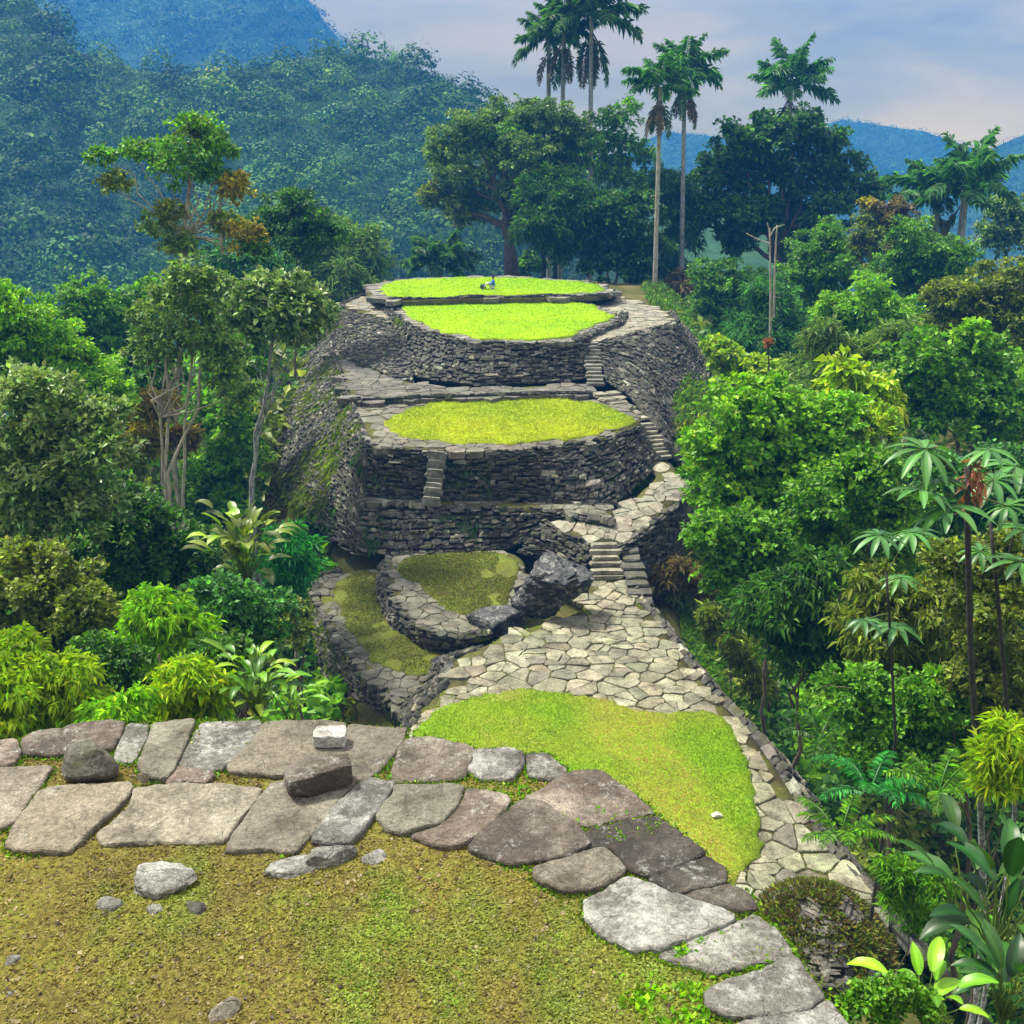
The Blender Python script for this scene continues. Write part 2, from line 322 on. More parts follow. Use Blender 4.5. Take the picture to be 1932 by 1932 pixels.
# ------------------------------------------------------------------ dry stone walls
def wall(label, top, bot, ch=.24, sl=.45, name='retaining_wall', mat=WALLSTONE, group=None, depth=.28, bright=1.0, outward=None, cat='stone wall'):
    """rubble wall between a top and a bottom line: earth core + courses of individual stones"""
    T0 = np.array(top, float); B0 = np.array(bot, float); n = 60
    T = resample(T0, n=n); B = resample(B0, n=n); L = np.linalg.norm(np.diff((T+B)/2, axis=0), axis=1).sum()
    ch *= .72; sl *= .75; H = np.linalg.norm(T-B, axis=1).mean(); nc = max(2, int(H/ch)); acc = Acc()
    C, A, Bv, Nn, ha, hb, hn, cc = [], [], [], [], [], [], [], []
    ce = np.concatenate([[0], np.cumsum(rng.uniform(.55, 1.5, nc))]); ce /= ce[-1]
    for k in range(nc):
        t = (ce[k]+ce[k+1])/2; row = B+(T-B)*t; s = np.concatenate([[0], np.cumsum(np.linalg.norm(np.diff(row, axis=0), axis=1))]); pos = rng.uniform(0, sl)*-1
        while pos < s[-1]:
            w = sl*min(2.6, rng.lognormal(-.1, .45)); m = min(max(pos+w/2, 0), s[-1])
            p = np.array([np.interp(m, s, row[:, q]) for q in range(3)]); i = min(np.searchsorted(s, m), n-1); i0 = max(i-1, 0)
            tg = row[min(i+1, n-1)]-row[max(i-1, 0)]; tg /= np.linalg.norm(tg)+1e-9
            up = T[i]-B[i]; hh = np.linalg.norm(up)*(ce[k+1]-ce[k]); up = up/(np.linalg.norm(up)+1e-9)
            nr = np.cross(tg, up); nr /= np.linalg.norm(nr)+1e-9
            ref = -p if outward is None else outward
            if nr @ ref < 0: nr = -nr
            up2 = np.cross(nr, tg); up2 = up2 if up2[2] > 0 else -up2
            C.append(p+nr*(rng.uniform(-.09, .07)+.07*math.sin(p[0]*1.3+p[2]*1.9)*math.sin(p[1]*.9+1))+up2*rng.normal()*.035); A.append(tg); Bv.append(up2); Nn.append(nr)
            ha.append(w/2*.96); hb.append(hh/2*rng.uniform(.6, 1.15)); hn.append(depth/2)
            v = bright*(rng.uniform(.25, 1.0) if rng.random() > .09 else rng.uniform(1.6, 3.2)); cc.append(v*np.array([1, 1, 1])*(1+rng.normal(size=3)*.05))
            pos += w
    stones(acc, *[np.array(q) for q in (C, A, Bv, Nn, ha, hb, hn, cc)], jit=.16)
    o = thing(name, label, cat, B0.mean(0), group); loc = B0.mean(0)
    acc.build('stonework', mat, o, loc, False)
    Nr = np.array([0, 0, 0.]); V = []
    cen = (T+B)/2; tg = np.gradient(cen, axis=0); nr = np.cross(tg, T-B); nr /= np.linalg.norm(nr, axis=1)[:, None]+1e-9
    ref = -cen if outward is None else np.broadcast_to(outward, cen.shape)
    nr[(nr*ref).sum(1) < 0] *= -1
    hz = nr*[1, 1, 0]; hz /= np.linalg.norm(hz, axis=1)[:, None]+1e-9; hz[(hz*-cen).sum(1) < 0] *= -1 if outward is None else 1
    V = np.vstack([T-nr*.08, B-nr*.08, T-hz*(.8 if label.startswith('high') else .12)-[0, 0, .2]]); Q = [(i, i+1, n+i+1, n+i) for i in range(n-1)]+[(i, i+1, 2*n+i+1, 2*n+i) for i in range(n-1)]
    mk('earth_core', V, Q, None, None, CORE, o, loc)
    WALLS[label] = (T+nr*.12, B+nr*.12); return o
WALLS = {}
def line(pts):  # (px,py,z) list -> world
    return np.array([Pz(a, b, c) for a, b, c in pts])
def lz(pts, z): return np.array([Pz(a, b, z) for a, b in pts])
# ------------------------------------------------------------------ the stepped terraces
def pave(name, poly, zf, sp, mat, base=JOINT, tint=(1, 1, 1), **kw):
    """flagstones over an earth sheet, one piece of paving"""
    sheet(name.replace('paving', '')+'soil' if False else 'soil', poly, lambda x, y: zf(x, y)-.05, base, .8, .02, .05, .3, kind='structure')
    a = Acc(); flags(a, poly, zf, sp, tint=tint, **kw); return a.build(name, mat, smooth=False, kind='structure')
# top terrace
P_top = px([(688, 541), (720, 531), (800, 524), (940, 520), (1060, 526), (1130, 534), (1160, 548), (1150, 557), (1050, 560), (900, 562), (740, 567), (695, 557)], -8.8)
pave('paving', P_top, const(-8.8), .9, TANSTONE, th=.3)
LA = sheet('lawn', px([(722, 533), (800, 526), (940, 522), (1060, 528), (1130, 537), (1148, 548), (1100, 553), (980, 556), (850, 561), (748, 562), (728, 550)], -8.75), const(-8.75), LAWNTOP, .7, .04, .5, kind='structure')
# ring path round the upper lawn
P_ring = px([(640, 574), (690, 557), (800, 556), (1000, 556), (1150, 552), (1210, 568), (1262, 590), (1273, 604), (1240, 617), (1180, 633), (1130, 645), (1085, 640), (900, 630), (780, 612), (735, 600), (690, 590)], -9.6)
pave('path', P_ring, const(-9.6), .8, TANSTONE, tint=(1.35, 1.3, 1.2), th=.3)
P_up = px([(742, 580), (800, 567), (960, 562), (1100, 569), (1167, 590), (1163, 606), (1110, 628), (1083, 641), (1000, 646), (880, 641), (785, 617)], -9.25)
pave('paving', P_up, const(-9.3), .6, TANSTONE, th=.3)
LB = sheet('lawn', px([(750, 581), (800, 569), (960, 564), (1100, 571), (1160, 591), (1155, 604), (1085, 622), (1078, 637), (1000, 642), (880, 637), (795, 614)], -9.25), const(-9.22), LAWNTOP, .6, .04, .45, kind='structure')
# path behind the middle lawn
P_back = px([(625, 650), (665, 684), (740, 711), (800, 727), (900, 733), (1108, 722), (1132, 735), (1115, 744), (900, 749), (670, 757), (648, 705)], -11.25)
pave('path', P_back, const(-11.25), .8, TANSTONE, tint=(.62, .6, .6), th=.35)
P_mid = px([(666, 753), (688, 805), (698, 836), (730, 843), (850, 849), (1000, 846), (1130, 829), (1202, 803), (1212, 785), (1155, 750), (1110, 740), (900, 744), (700, 750)], -11.5)
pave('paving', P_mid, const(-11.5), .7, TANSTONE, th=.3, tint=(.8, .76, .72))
LC = sheet('lawn', px([(722, 798), (750, 780), (800, 765), (900, 753), (1000, 750), (1100, 756), (1160, 771), (1197, 793), (1182, 804), (1110, 823), (1000, 834), (900, 837), (820, 831), (760, 823)], -11.45), const(-11.45), LAWNMID, .5, .04, .35, kind='structure')
# ledge
P_ledge = px([(684, 928), (850, 936), (1000, 938), (1160, 952), (1156, 980), (1000, 954), (850, 950), (688, 946)], -13.65)
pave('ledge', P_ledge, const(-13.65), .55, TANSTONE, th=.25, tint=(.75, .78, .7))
# ramp
RA, RK = -14.1-37.9*.155, .155; rz = lambda x, y: RA+RK*np.asarray(y)
P_ramp = px([(1040, 984), (1075, 1005), (1108, 1024), (1172, 1024), (1217, 990), (1264, 955), (1288, 925), (1284, 898), (1266, 868), (1240, 870), (1240, 900), (1203, 936), (1150, 980), (1095, 984)], RA, RK)
pave('path', P_ramp, rz, .55, PAVESTONE, th=.25)
# mossy terrace beside the boulder
P_mt = px([(742, 1044), (850, 1038), (978, 1036), (995, 1080), (965, 1110), (965, 1150), (935, 1188), (870, 1198), (800, 1181), (750, 1138), (730, 1095)], -15.3)
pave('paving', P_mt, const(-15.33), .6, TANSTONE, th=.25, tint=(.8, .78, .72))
MA = sheet('moss_lawn', px([(752, 1052), (850, 1042), (970, 1044), (978, 1085), (958, 1120), (948, 1165), (890, 1165), (838, 1145), (800, 1110), (790, 1100), (755, 1088)], -15.3), const(-15.28), OLIVEMOSS, .35, .03, .15, kind='structure')
P_st = px([(596, 1092), (640, 1080), (715, 1068), (740, 1130), (795, 1216), (880, 1232), (862, 1255), (800, 1300), (772, 1345), (728, 1302), (676, 1250), (622, 1180)], -16.2)
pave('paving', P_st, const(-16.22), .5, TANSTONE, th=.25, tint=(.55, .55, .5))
MB_ = sheet('moss_strip', px([(625, 1096), (705, 1074), (730, 1130), (782, 1208), (850, 1236), (800, 1280), (730, 1265), (670, 1205), (640, 1150)], -16.2), const(-16.17), OLIVEMOSS, .35, .04, .2, kind='structure')
# plaza and lower lawn
P_pl = px([(1112, 1094), (1178, 1090), (1198, 1130), (1240, 1172), (1305, 1262), (1375, 1342), (1436, 1410), (1490, 1490), (1556, 1595), (1640, 1700), (1700, 1780), (1350, 1780), (1250, 1600), (1000, 1480), (770, 1430), (762, 1372), (812, 1322), (856, 1290), (846, 1246), (900, 1226), (960, 1192), (1060, 1168), (1110, 1140)], -15.1)
pave('plaza', P_pl, const(-15.1), .50, PAVESTONE, th=.2, stretch=1.35, tint=(1, 1, .92), hj=.03, cj=.35)
LOWPOLY = px([(778, 1376), (850, 1326), (920, 1305), (1000, 1302), (1100, 1314), (1200, 1334), (1270, 1348), (1330, 1340), (1372, 1355), (1402, 1420), (1422, 1480), (1433, 1550), (1418, 1620), (1396, 1660), (1380, 1720), (1250, 1680), (1100, 1540), (900, 1470), (778, 1430)], -15.05)
_, low_outline = sheet('lawn', LOWPOLY, const(-15.04), LAWNLOW, .3, .02, .2, kind='structure')

wall('low mossy stone riser between the top lawn and the upper lawn', lz([(740, 567), (900, 563), (1050, 561), (1150, 558), (1160, 549)], -8.85), lz([(740, 570), (900, 566), (1050, 564), (1152, 562), (1166, 553)], -9.35), .2, .5)
wall('dark curved stone wall under the front edge of the upper lawn', lz([(738, 578), (750, 596), (788, 620), (880, 643), (1000, 648), (1083, 643), (1106, 640)], -9.32),
     line([(692, 602, -10.4), (702, 650, -11.1), (748, 697, -11.25), (810, 720, -11.3), (900, 727, -11.3), (1000, 725, -11.3), (1110, 717, -11.3)]), .22, .42)
wall('dark stone wall from the left end of the ring path down to the back path', lz([(634, 578), (660, 592), (690, 597), (735, 605), (756, 604)], -9.65), lz([(626, 647), (658, 680), (700, 698), (745, 715), (775, 721)], -11.3), .22, .42)
wall('low rubble wall under the left wing of the sunlit ramp', px([(1036, 986), (1075, 1007), (1112, 1026)], RA-.03, RK), lz([(980, 1044), (1050, 1062), (1105, 1096)], -15.4), .2, .42)
wall('short stone kerb wall along the right edge of the upper lawn', lz([(1084, 641), (1112, 629), (1164, 607), (1170, 592)], -9.3), lz([(1090, 646), (1120, 634), (1176, 612), (1182, 594)], -9.62), .15, .4)
wall('steep dark stone flank right of the narrow stairs, under the pale ring path', lz([(1128, 647), (1150, 642), (1175, 635), (1200, 628), (1237, 618), (1262, 611), (1275, 603), (1264, 588)], -9.65),
     line([(1146, 722, -11.25), (1192, 752, -11.5), (1236, 800, -12.1), (1268, 860, -13.1), (1292, 895, -14.5), (1345, 835, -15.2), (1366, 745, -14.2), (1352, 690, -13.2)]), .26, .5)
wall('huge overgrown stone flank on the left side of the terraces', line([(690, 558, -9.65), (650, 572, -9.65), (634, 602, -10.2), (624, 650, -11.2), (646, 704, -11.3), (664, 750, -11.4), (686, 803, -11.5), (696, 836, -11.5), (684, 935, -13.6)]),
     line([(610, 590, -13), (560, 632, -13.2), (516, 692, -13.9), (511, 740, -14.1), (524, 820, -14.6), (530, 900, -15.2), (556, 960, -15.8), (616, 1012, -16), (682, 1048, -15.8)]), .27, .5)
wall('low dark riser between the paved back path and the middle lawn', lz([(668, 757), (780, 753), (900, 749), (1000, 746), (1115, 744)], -11.26), lz([(668, 760), (780, 756), (900, 752), (1000, 749), (1116, 747)], -11.55), .13, .5, bright=.5)
wall('curved stone wall holding up the middle lawn, with a small stair on it', lz([(693, 834), (730, 845), (850, 851), (1000, 848), (1130, 831), (1204, 804)], -11.52),
     line([(684, 934, -13.65), (735, 940, -13.65), (850, 942, -13.65), (1000, 945, -13.65), (1152, 960, -13.8), (1242, 878, -13.2)]), .2, .42)
wall('lower stone wall below the narrow ledge, behind the mossy terrace', lz([(684, 944), (735, 949), (850, 952), (1000, 956), (1100, 974), (1153, 981)], -13.67),
     line([(680, 1040, -15.7), (740, 1050, -15.45), (850, 1044, -15.4), (960, 1038, -15.4), (1042, 990, -14.25), (1150, 986, -13.95)]), .22, .42)
wall('dark stone wall carrying the right side of the sunlit ramp', px([(1174, 1026), (1219, 992), (1266, 957), (1290, 925), (1300, 892)], RA-.03, RK),
     line([(1198, 1105, -15.6), (1240, 1064, -16), (1294, 1044, -17), (1325, 1005, -17.2), (1345, 945, -17)]), .2, .45)
wall('ragged curved wall at the edge of the small mossy terrace', lz([(732, 1050), (728, 1095), (748, 1140), (800, 1184), (870, 1201), (938, 1190)], -15.35),
     lz([(716, 1080), (716, 1130), (744, 1190), (800, 1226), (872, 1232), (940, 1206)], -16.3), .2, .38)
wall('mossy outer wall falling to the forest on the left of the lower strip', lz([(640, 1078), (594, 1094), (598, 1130), (620, 1182), (674, 1252), (726, 1304), (772, 1348)], -16.25),
     lz([(620, 1090), (582, 1130), (584, 1200), (598, 1300), (640, 1368), (700, 1405), (780, 1425)], -19.4), .22, .4)
wall('rough stone edge between the lower lawn corner and the sunken strip', lz([(772, 1378), (806, 1326), (850, 1292), (842, 1248), (900, 1229)], -15.15),
     lz([(762, 1352), (770, 1322), (808, 1292), (826, 1252), (884, 1236)], -16.28), .2, .45)
MOUND_C = (C, Nn) if False else None
rt = lz([(1194, 1112), (1240, 1168), (1304, 1252), (1374, 1335), (1440, 1405), (1496, 1488), (1562, 1592), (1646, 1696), (1735, 1795)], -15.1)
wall('long tumbled stone wall along the right edge of plaza and lower lawn', rt, rt+np.array([1.5, -.2, -1.8]), .22, .55, bright=1.3, outward=np.array([1, -.3, .5]))
# ------------------------------------------------------------------ staircases
def stairs(label, a, b, wa, wb, n, mat, jitter=.06, over=1.25):
    """a, b: world centre of the lowest and highest tread edge; wa, wb: widths there"""
    a = np.array(a, float); b = np.array(b, float); run = b-a; hd = np.array([run[0], run[1], 0]); hl = np.linalg.norm(hd); hd /= hl
    sd = np.array([hd[1], -hd[0], 0]); root = thing('stone_staircase', label, 'stairs', a)
    for i in range(n):
        t = (i+.5)/n; c = a+run*t; w = wa+(wb-wa)*t; acc = Acc(); k = max(1, int(w/.7)); x = -w/2
        rise = run[2]/n; go = hl/n
        for j in range(k):
            ww = w/k*rng.uniform(.85, 1.1)
            cc = c+sd*(x+w/k/2)+hd*rng.normal()*jitter; cc[2] = a[2]+run[2]*(i+1)/n-rise*.62
            stones(acc, cc[None], sd[None], hd[None], np.array([[0, 0, 1.]]), np.array([ww/2]), np.array([go*.5*over]), np.array([rise*.62]), np.full((1, 3), rng.uniform(.8, 1.25)), .06)
            x += w/k
        acc.build('step', mat, root, a)
    return root
def stair_px(label, lo, hi, wlo, whi, n, mat, fwd=0, **k):
    A = Pz(*lo); B = Pz(*hi); A[1] -= fwd; B[1] -= fwd
    return stairs(label, A, B, wlo*mpp(A[1], lo[1]), whi*mpp(B[1], hi[1]), n, mat, **k)
stair_px('short sunlit stone stair from the flagstones up to the ramp', (1148, 1094, -15.1), (1140, 1022, -14.1), 62, 58, 6, PAVESTONE)
stair_px('long narrow stair climbing beside the front of the middle lawn', (1252, 866, -13.15), (1216, 798, -11.95), 34, 36, 9, PAVESTONE, over=1.1)
stair_px('upper flight beside the back of the middle lawn, ending at the back path', (1208, 794, -11.95), (1138, 738, -11.2), 44, 56, 6, PAVESTONE, over=1.15)
stair_px('straight worn stair rising from the back path to the pale ring path', (1124, 728, -11.25), (1114, 645, -9.6), 34, 34, 12, TANSTONE, over=1.05)
stairs('little stair built into the face of the middle wall', Pz(815, 945, -13.62)-np.array([0, .6, 0]), Pz(826, 849, -11.5)-np.array([0, .1, 0]), .8, .8, 12, TANSTONE, over=1.7)
stair_px('dark side stair of stacked blocks right of the sunlit stair', (1222, 1180, -15.5), (1185, 1030, -14.4), 60, 34, 9, WALLSTONE)
# ------------------------------------------------------------------ boulders and rocks
def ico(sub):
    import bmesh
    bm = bmesh.new(); bmesh.ops.create_icosphere(bm, subdivisions=sub, radius=1); V = np.array([v.co[:] for v in bm.verts]); T = np.array([[v.index for v in f.verts] for f in bm.faces]); bm.free(); return V, T
ICO = {k: ico(k) for k in (2, 3, 4, 5)}
def rock(name, label, c, size, mat, sub=4, seed=1, cut=.35, rot=0.0, lean=(0, 0), flat=.5, cat='rock', group=None, rough=.22, tint=1.0, smooth=None):
    V, T = ICO[sub]; V = V.copy()
    g = np.random.default_rng(seed)
    for _ in range(16):
        d = g.normal(size=3); d /= np.linalg.norm(d); h = g.uniform(.45, .85); s = V @ d; V -= np.clip(s-h, 0, None)[:, None]*d*.85
    V *= (1+rough*wav(V+seed, 1.7, seed, 4)*.5-.22*rough*np.abs(wav(V*[1, .8, 2.2]+seed, 7, seed+2, 5))**.7)[:, None]
    V[:, 2] = np.where(V[:, 2] < -flat, -flat+(V[:, 2]+flat)*.2, V[:, 2])
    V = V*np.array(size); V[:, 0] += V[:, 2]*lean[0]; V[:, 1] += V[:, 2]*lean[1]
    cr, sr = math.cos(rot), math.sin(rot); V = np.c_[V[:, 0]*cr-V[:, 1]*sr, V[:, 0]*sr+V[:, 1]*cr, V[:, 2]+size[2]*flat*.9]
    o = mk(name, V, None, T, tint, mat, None, (0, 0, 0), False); o.location = [float(q) for q in c]; o['label'] = label; o['category'] = cat
    if group: o['group'] = group
    return o
rock('boulder', 'great dark boulder with white flecks standing beside the mossy terrace', Pz(1026, 1186, -15.25)+np.array([.1, 1.1, 0]), (1.85, 1.5, 1.6), ROCKDARK, 5, 5, lean=(.45, 0), flat=.6, rough=.7, smooth=False)
rock('boulder', 'low slanting dark outcrop at the foot of the great boulder', Pz(925, 1200, -15.6)+np.array([.15, .3, 0]), (1.15, .7, .7), ROCKDARK, 4, 9, lean=(.5, .2), rough=.3)
rock('rock', 'pale flat stone lying on the lower lawn near its right end', Pz(1351, 1540, -15.05), (.19, .15, .09), WHITESTONE, 3, 31)
# mossy mound of stones at lower right
mc = Pz(1560, 1760, -14.8)
mound = thing('stone_mound', 'dark mossy mound of stones below the curving rim, lower right', 'stone mound', mc)
acc = Acc(); n = 700; a = rng.uniform(0, 6.28, n); h = rng.random(n)**.8; r = (1-h**1.5*.9)*(1+.12*np.sin(a*3+1))
C = np.stack([mc[0]+np.cos(a)*r*1.3, mc[1]+.4+np.sin(a)*r*1.45, mc[2]-.7+h*1.25], 1)
Nn = np.stack([np.cos(a)*(1-h), np.sin(a)*(1-h), .25+h], 1); Nn /= np.linalg.norm(Nn, axis=1)[:, None]; A = np.stack([-np.sin(a), np.cos(a), 0*a], 1); B = np.cross(Nn, A)
stones(acc, C, A, B, Nn, rng.uniform(.07, .2, n), rng.uniform(.04, .09, n), rng.uniform(.1, .16, n), rng.uniform(.3, 1.4, n)[:, None]*np.ones(3), .1)
acc.build('stonework', ROCKMOSS, mound, mc)
V, T = ICO[4]; V2 = V*np.array([1.1, 1.25, 1.0])*(1+.08*wav(V, 3, 2))[:, None]+mc+[0, .4, -.7]; mk('earth_core', V2, None, T, None, OLIVEMOSS, mound, mc, True)
# ------------------------------------------------------------------ foreground terrace
ZF = -4.2
def CZ(pts, z=ZF): return np.array([Pz(a/2, 966+b/2, z) for a, b in pts])
rim = [(-900, 960), (-300, 890), (60, 855), (250, 808), (480, 797), (740, 784), (990, 782), (1300, 795), (1540, 812), (1630, 845), (1790, 885), (1950, 885), (2070, 902), (2150, 950), (2270, 962), (2400, 1050), (2480, 1125), (2590, 1205), (2670, 1285), (2740, 1350), (2760, 1395), (2830, 1430), (2865, 1495), (2940, 1560), (3000, 1650), (3080, 1770), (3130, 1840), (3230, 1960), (3330, 2200), (3500, 2700)]
RIM = CZ(rim); 
body = np.vstack([RIM, [[2.4, -6, ZF], [-2, -12, ZF], [-14, -12, ZF], [-22, -4, ZF], [-20, 6, ZF]]])
body2 = body.copy(); ctr = np.array([-7., -1, 0]); body2[:, :2] = ctr[:2]+(body2[:, :2]-ctr[:2])*.985
_, fg_outline = sheet('ground', body2, lambda x, y: np.full(np.shape(x), ZF-.035), MOSSGROUND, .12, .02, .03, .6, kind='structure')
ru = RIM.copy(); ru[:, 2] = ZF-.13; rb = ru.copy(); off = ru[:, :2]-ctr[:2]; off /= np.linalg.norm(off, axis=1)[:, None]; rb[:, :2] += off*.8; rb[:, 2] = terr(rb[:, 0], rb[:, 1])-.4
wall('high curved stone wall under the rim slabs of the near terrace', ru-np.c_[off*.22, np.zeros(len(off))], rb, .3, .6, outward=np.array([.6, .7, .2]))
SLABS = [
 ('S', [(-120, 880), (60, 860), (78, 905), (55, 945), (-20, 965), (-130, 960)], SLABDARK, 1.3, 'small grey rim slab at the far left end of the row, cut by the picture edge'),
 ('S', [(80, 852), (150, 822), (245, 818), (232, 880), (225, 912), (92, 912)], SLABDARK, 1.1, 'squarish dark rim slab above the little mossy hollow'),
 ('S', [(250, 815), (330, 795), (468, 795), (452, 850), (420, 895), (340, 885), (242, 912), (238, 880)], SLABDARK, 1.2, 'dark mottled rim slab just behind the round mossy rock'),
 ('S', [(478, 805), (558, 800), (553, 850), (505, 938), (430, 935), (442, 890)], SLABLICHEN, .75, 'narrow blue-grey slab right of the round mossy rock'),
 ('S', [(575, 800), (735, 785), (715, 850), (655, 985), (620, 1012), (565, 1005), (520, 960), (560, 860)], SLAB, .85, 'long brownish slab running inward between two narrow gaps'),
 ('S', [(747, 785), (985, 775), (962, 840), (850, 958), (800, 972), (668, 948), (708, 860)], SLABLICHEN, .62, 'cracked rim slab with pale streaks and splintered grain'),
 ('S', [(645, 960), (668, 955), (790, 975), (797, 995), (770, 1018), (622, 1018)], SLABDARK, 1.4, 'small broken grey piece below the cracked rim slab'),
 ('S', [(992, 790), (1200, 783), (1302, 797), (1278, 870), (1228, 925), (1120, 955), (1060, 990), (870, 975), (855, 955), (960, 860)], SLAB, .72, 'big brown rim slab under the white-topped block'),
 ('S', [(1318, 797), (1535, 812), (1522, 860), (1440, 960), (1390, 1000), (1330, 1022), (1062, 1005), (1125, 960), (1235, 925), (1285, 875)], SLAB, .62, 'dark reddish slab at the outer corner right of the white-topped block'),
 ('S', [(1548, 850), (1620, 848), (1780, 888), (1778, 940), (1742, 1000), (1480, 1020), (1476, 980), (1512, 880)], SLABDARK, 1.0, 'dark worn rim slab beside the tip of the lower lawn'),
 ('S', [(1787, 893), (1930, 890), (1978, 910), (1972, 950), (1930, 1000), (1820, 998), (1762, 960)], SLABLICHEN, .75, 'grey rim slab with a moss patch at its inner corner'),
 ('S', [(1990, 910), (2065, 905), (2143, 960), (2118, 1000), (1992, 985)], SLABLICHEN, .6, 'small pointed grey rim slab where the rim starts to curve'),
 ('S', [(-170, 965), (198, 957), (165, 1010), (120, 1060), (60, 1155), (10, 1185), (-180, 1190)], SLAB, 1.0, 'pale inner slab cut off by the left picture edge'),
 ('S', [(157, 1042), (480, 1025), (498, 1050), (428, 1130), (338, 1200), (298, 1240), (260, 1275), (100, 1275), (22, 1255), (62, 1170)], SLAB, .95, 'grey inner slab with a diagonal grassy joint on its right side'),
 ('S', [(502, 1042), (700, 1022), (985, 1035), (970, 1080), (890, 1170), (860, 1215), (835, 1243), (650, 1240), (390, 1248), (367, 1210), (422, 1170), (492, 1110)], SLAB, 1.2, 'largest pinkish inner slab with a thick shadowed front edge'),
 ('S', [(1032, 1022), (1345, 1018), (1300, 1060), (1180, 1200), (1115, 1283), (990, 1265), (850, 1278), (872, 1230), (962, 1100)], SLAB, .85, 'grey slanting slab carrying the rough dark block'),
 ('S', [(1392, 1008), (1490, 1018), (1480, 1050), (1420, 1130), (1335, 1243), (1270, 1253), (1172, 1238), (1252, 1130), (1342, 1040)], SLABLICHEN, .62, 'narrow tapering slab next to the jagged ground rock'),
 ('S', [(1492, 1030), (1750, 1030), (1735, 1090), (1650, 1178), (1520, 1212), (1460, 1190), (1422, 1140), (1482, 1070)], SLAB, .75, 'rounded grey slab above a mossy bay in the ground'),
 ('S', [(1765, 1040), (1905, 1055), (1925, 1083), (1878, 1148), (1760, 1243), (1680, 1258), (1542, 1215), (1662, 1185), (1742, 1090)], SLABDARK, 1.45, 'wavy speckled slab with a dark crack along its right side'),
 ('S', [(1902, 1150), (1960, 1087), (2050, 1100), (2190, 1190), (2228, 1250), (2150, 1298), (2030, 1310), (1930, 1323), (1762, 1265), (1832, 1192)], SLABDARK, 0.64, 'broad dark brown slab in the middle of the curve'),
 ('S', [(1987, 1065), (2060, 1030), (2150, 972), (2260, 967), (2390, 1052), (2473, 1128), (2320, 1160), (2210, 1180), (2090, 1110)], SLABDARK, 1.08, 'ridged grey rim slab with parallel cracks overlooking the lower lawn'),
 ('S', [(2212, 1200), (2320, 1170), (2475, 1138), (2580, 1210), (2440, 1240), (2330, 1262), (2232, 1256)], SLABDARK, 0.44, 'thin blackish brown rim slab below the ridged grey one'),
 ('S', [(2010, 1345), (2120, 1308), (2270, 1268), (2330, 1310), (2358, 1350), (2240, 1418), (2120, 1423), (2022, 1380)], SLAB, .95, 'pale oval slab whose inner tip lies in the moss'),
 ('S', [(2290, 1268), (2420, 1248), (2578, 1222), (2658, 1290), (2588, 1322), (2460, 1368), (2385, 1350), (2350, 1308)], SLABDARK, 0.48, 'nearly black stained rim slab right of the pale oval slab'),
 ('S', [(2440, 1378), (2590, 1332), (2663, 1298), (2730, 1352), (2733, 1393), (2610, 1420), (2560, 1438)], SLABDARK, 0.40, 'small dark brown wedge slab on the outer rim'),
 ('S', [(2207, 1450), (2270, 1418), (2372, 1368), (2440, 1388), (2550, 1447), (2680, 1482), (2760, 1505), (2768, 1540), (2640, 1588), (2490, 1643), (2380, 1638), (2272, 1580), (2212, 1520)], SLABLICHEN, 1.03, 'large slab whitened by lichen on the inner curve'),
 ('S', [(2572, 1447), (2620, 1428), (2740, 1403), (2820, 1432), (2853, 1493), (2780, 1495), (2690, 1475)], SLABDARK, 0.48, 'dark rim slab above the lichen-whitened slab'),
 ('S', [(2482, 1662), (2590, 1607), (2780, 1548), (2860, 1503), (2930, 1562), (2993, 1648), (2920, 1688), (2830, 1693), (2720, 1723), (2580, 1690)], SLABLICHEN, 0.72, 'grey and white mottled slab below the lichen-whitened slab'),
 ('S', [(2662, 1815), (2770, 1762), (2890, 1727), (2990, 1668), (3070, 1772), (3108, 1830), (3040, 1878), (2890, 1893), (2750, 1903), (2672, 1865)], SLABLICHEN, 0.65, 'speckled slab with a rounded inner nose, second lowest of the curve'),
 ('S', [(2762, 1937), (2880, 1907), (3050, 1892), (3120, 1845), (3200, 1942), (3215, 2020), (2780, 2020)], SLABLICHEN, 0.77, 'lowest slab of the curve, cut by the bottom picture edge'),
]
EDGES = []
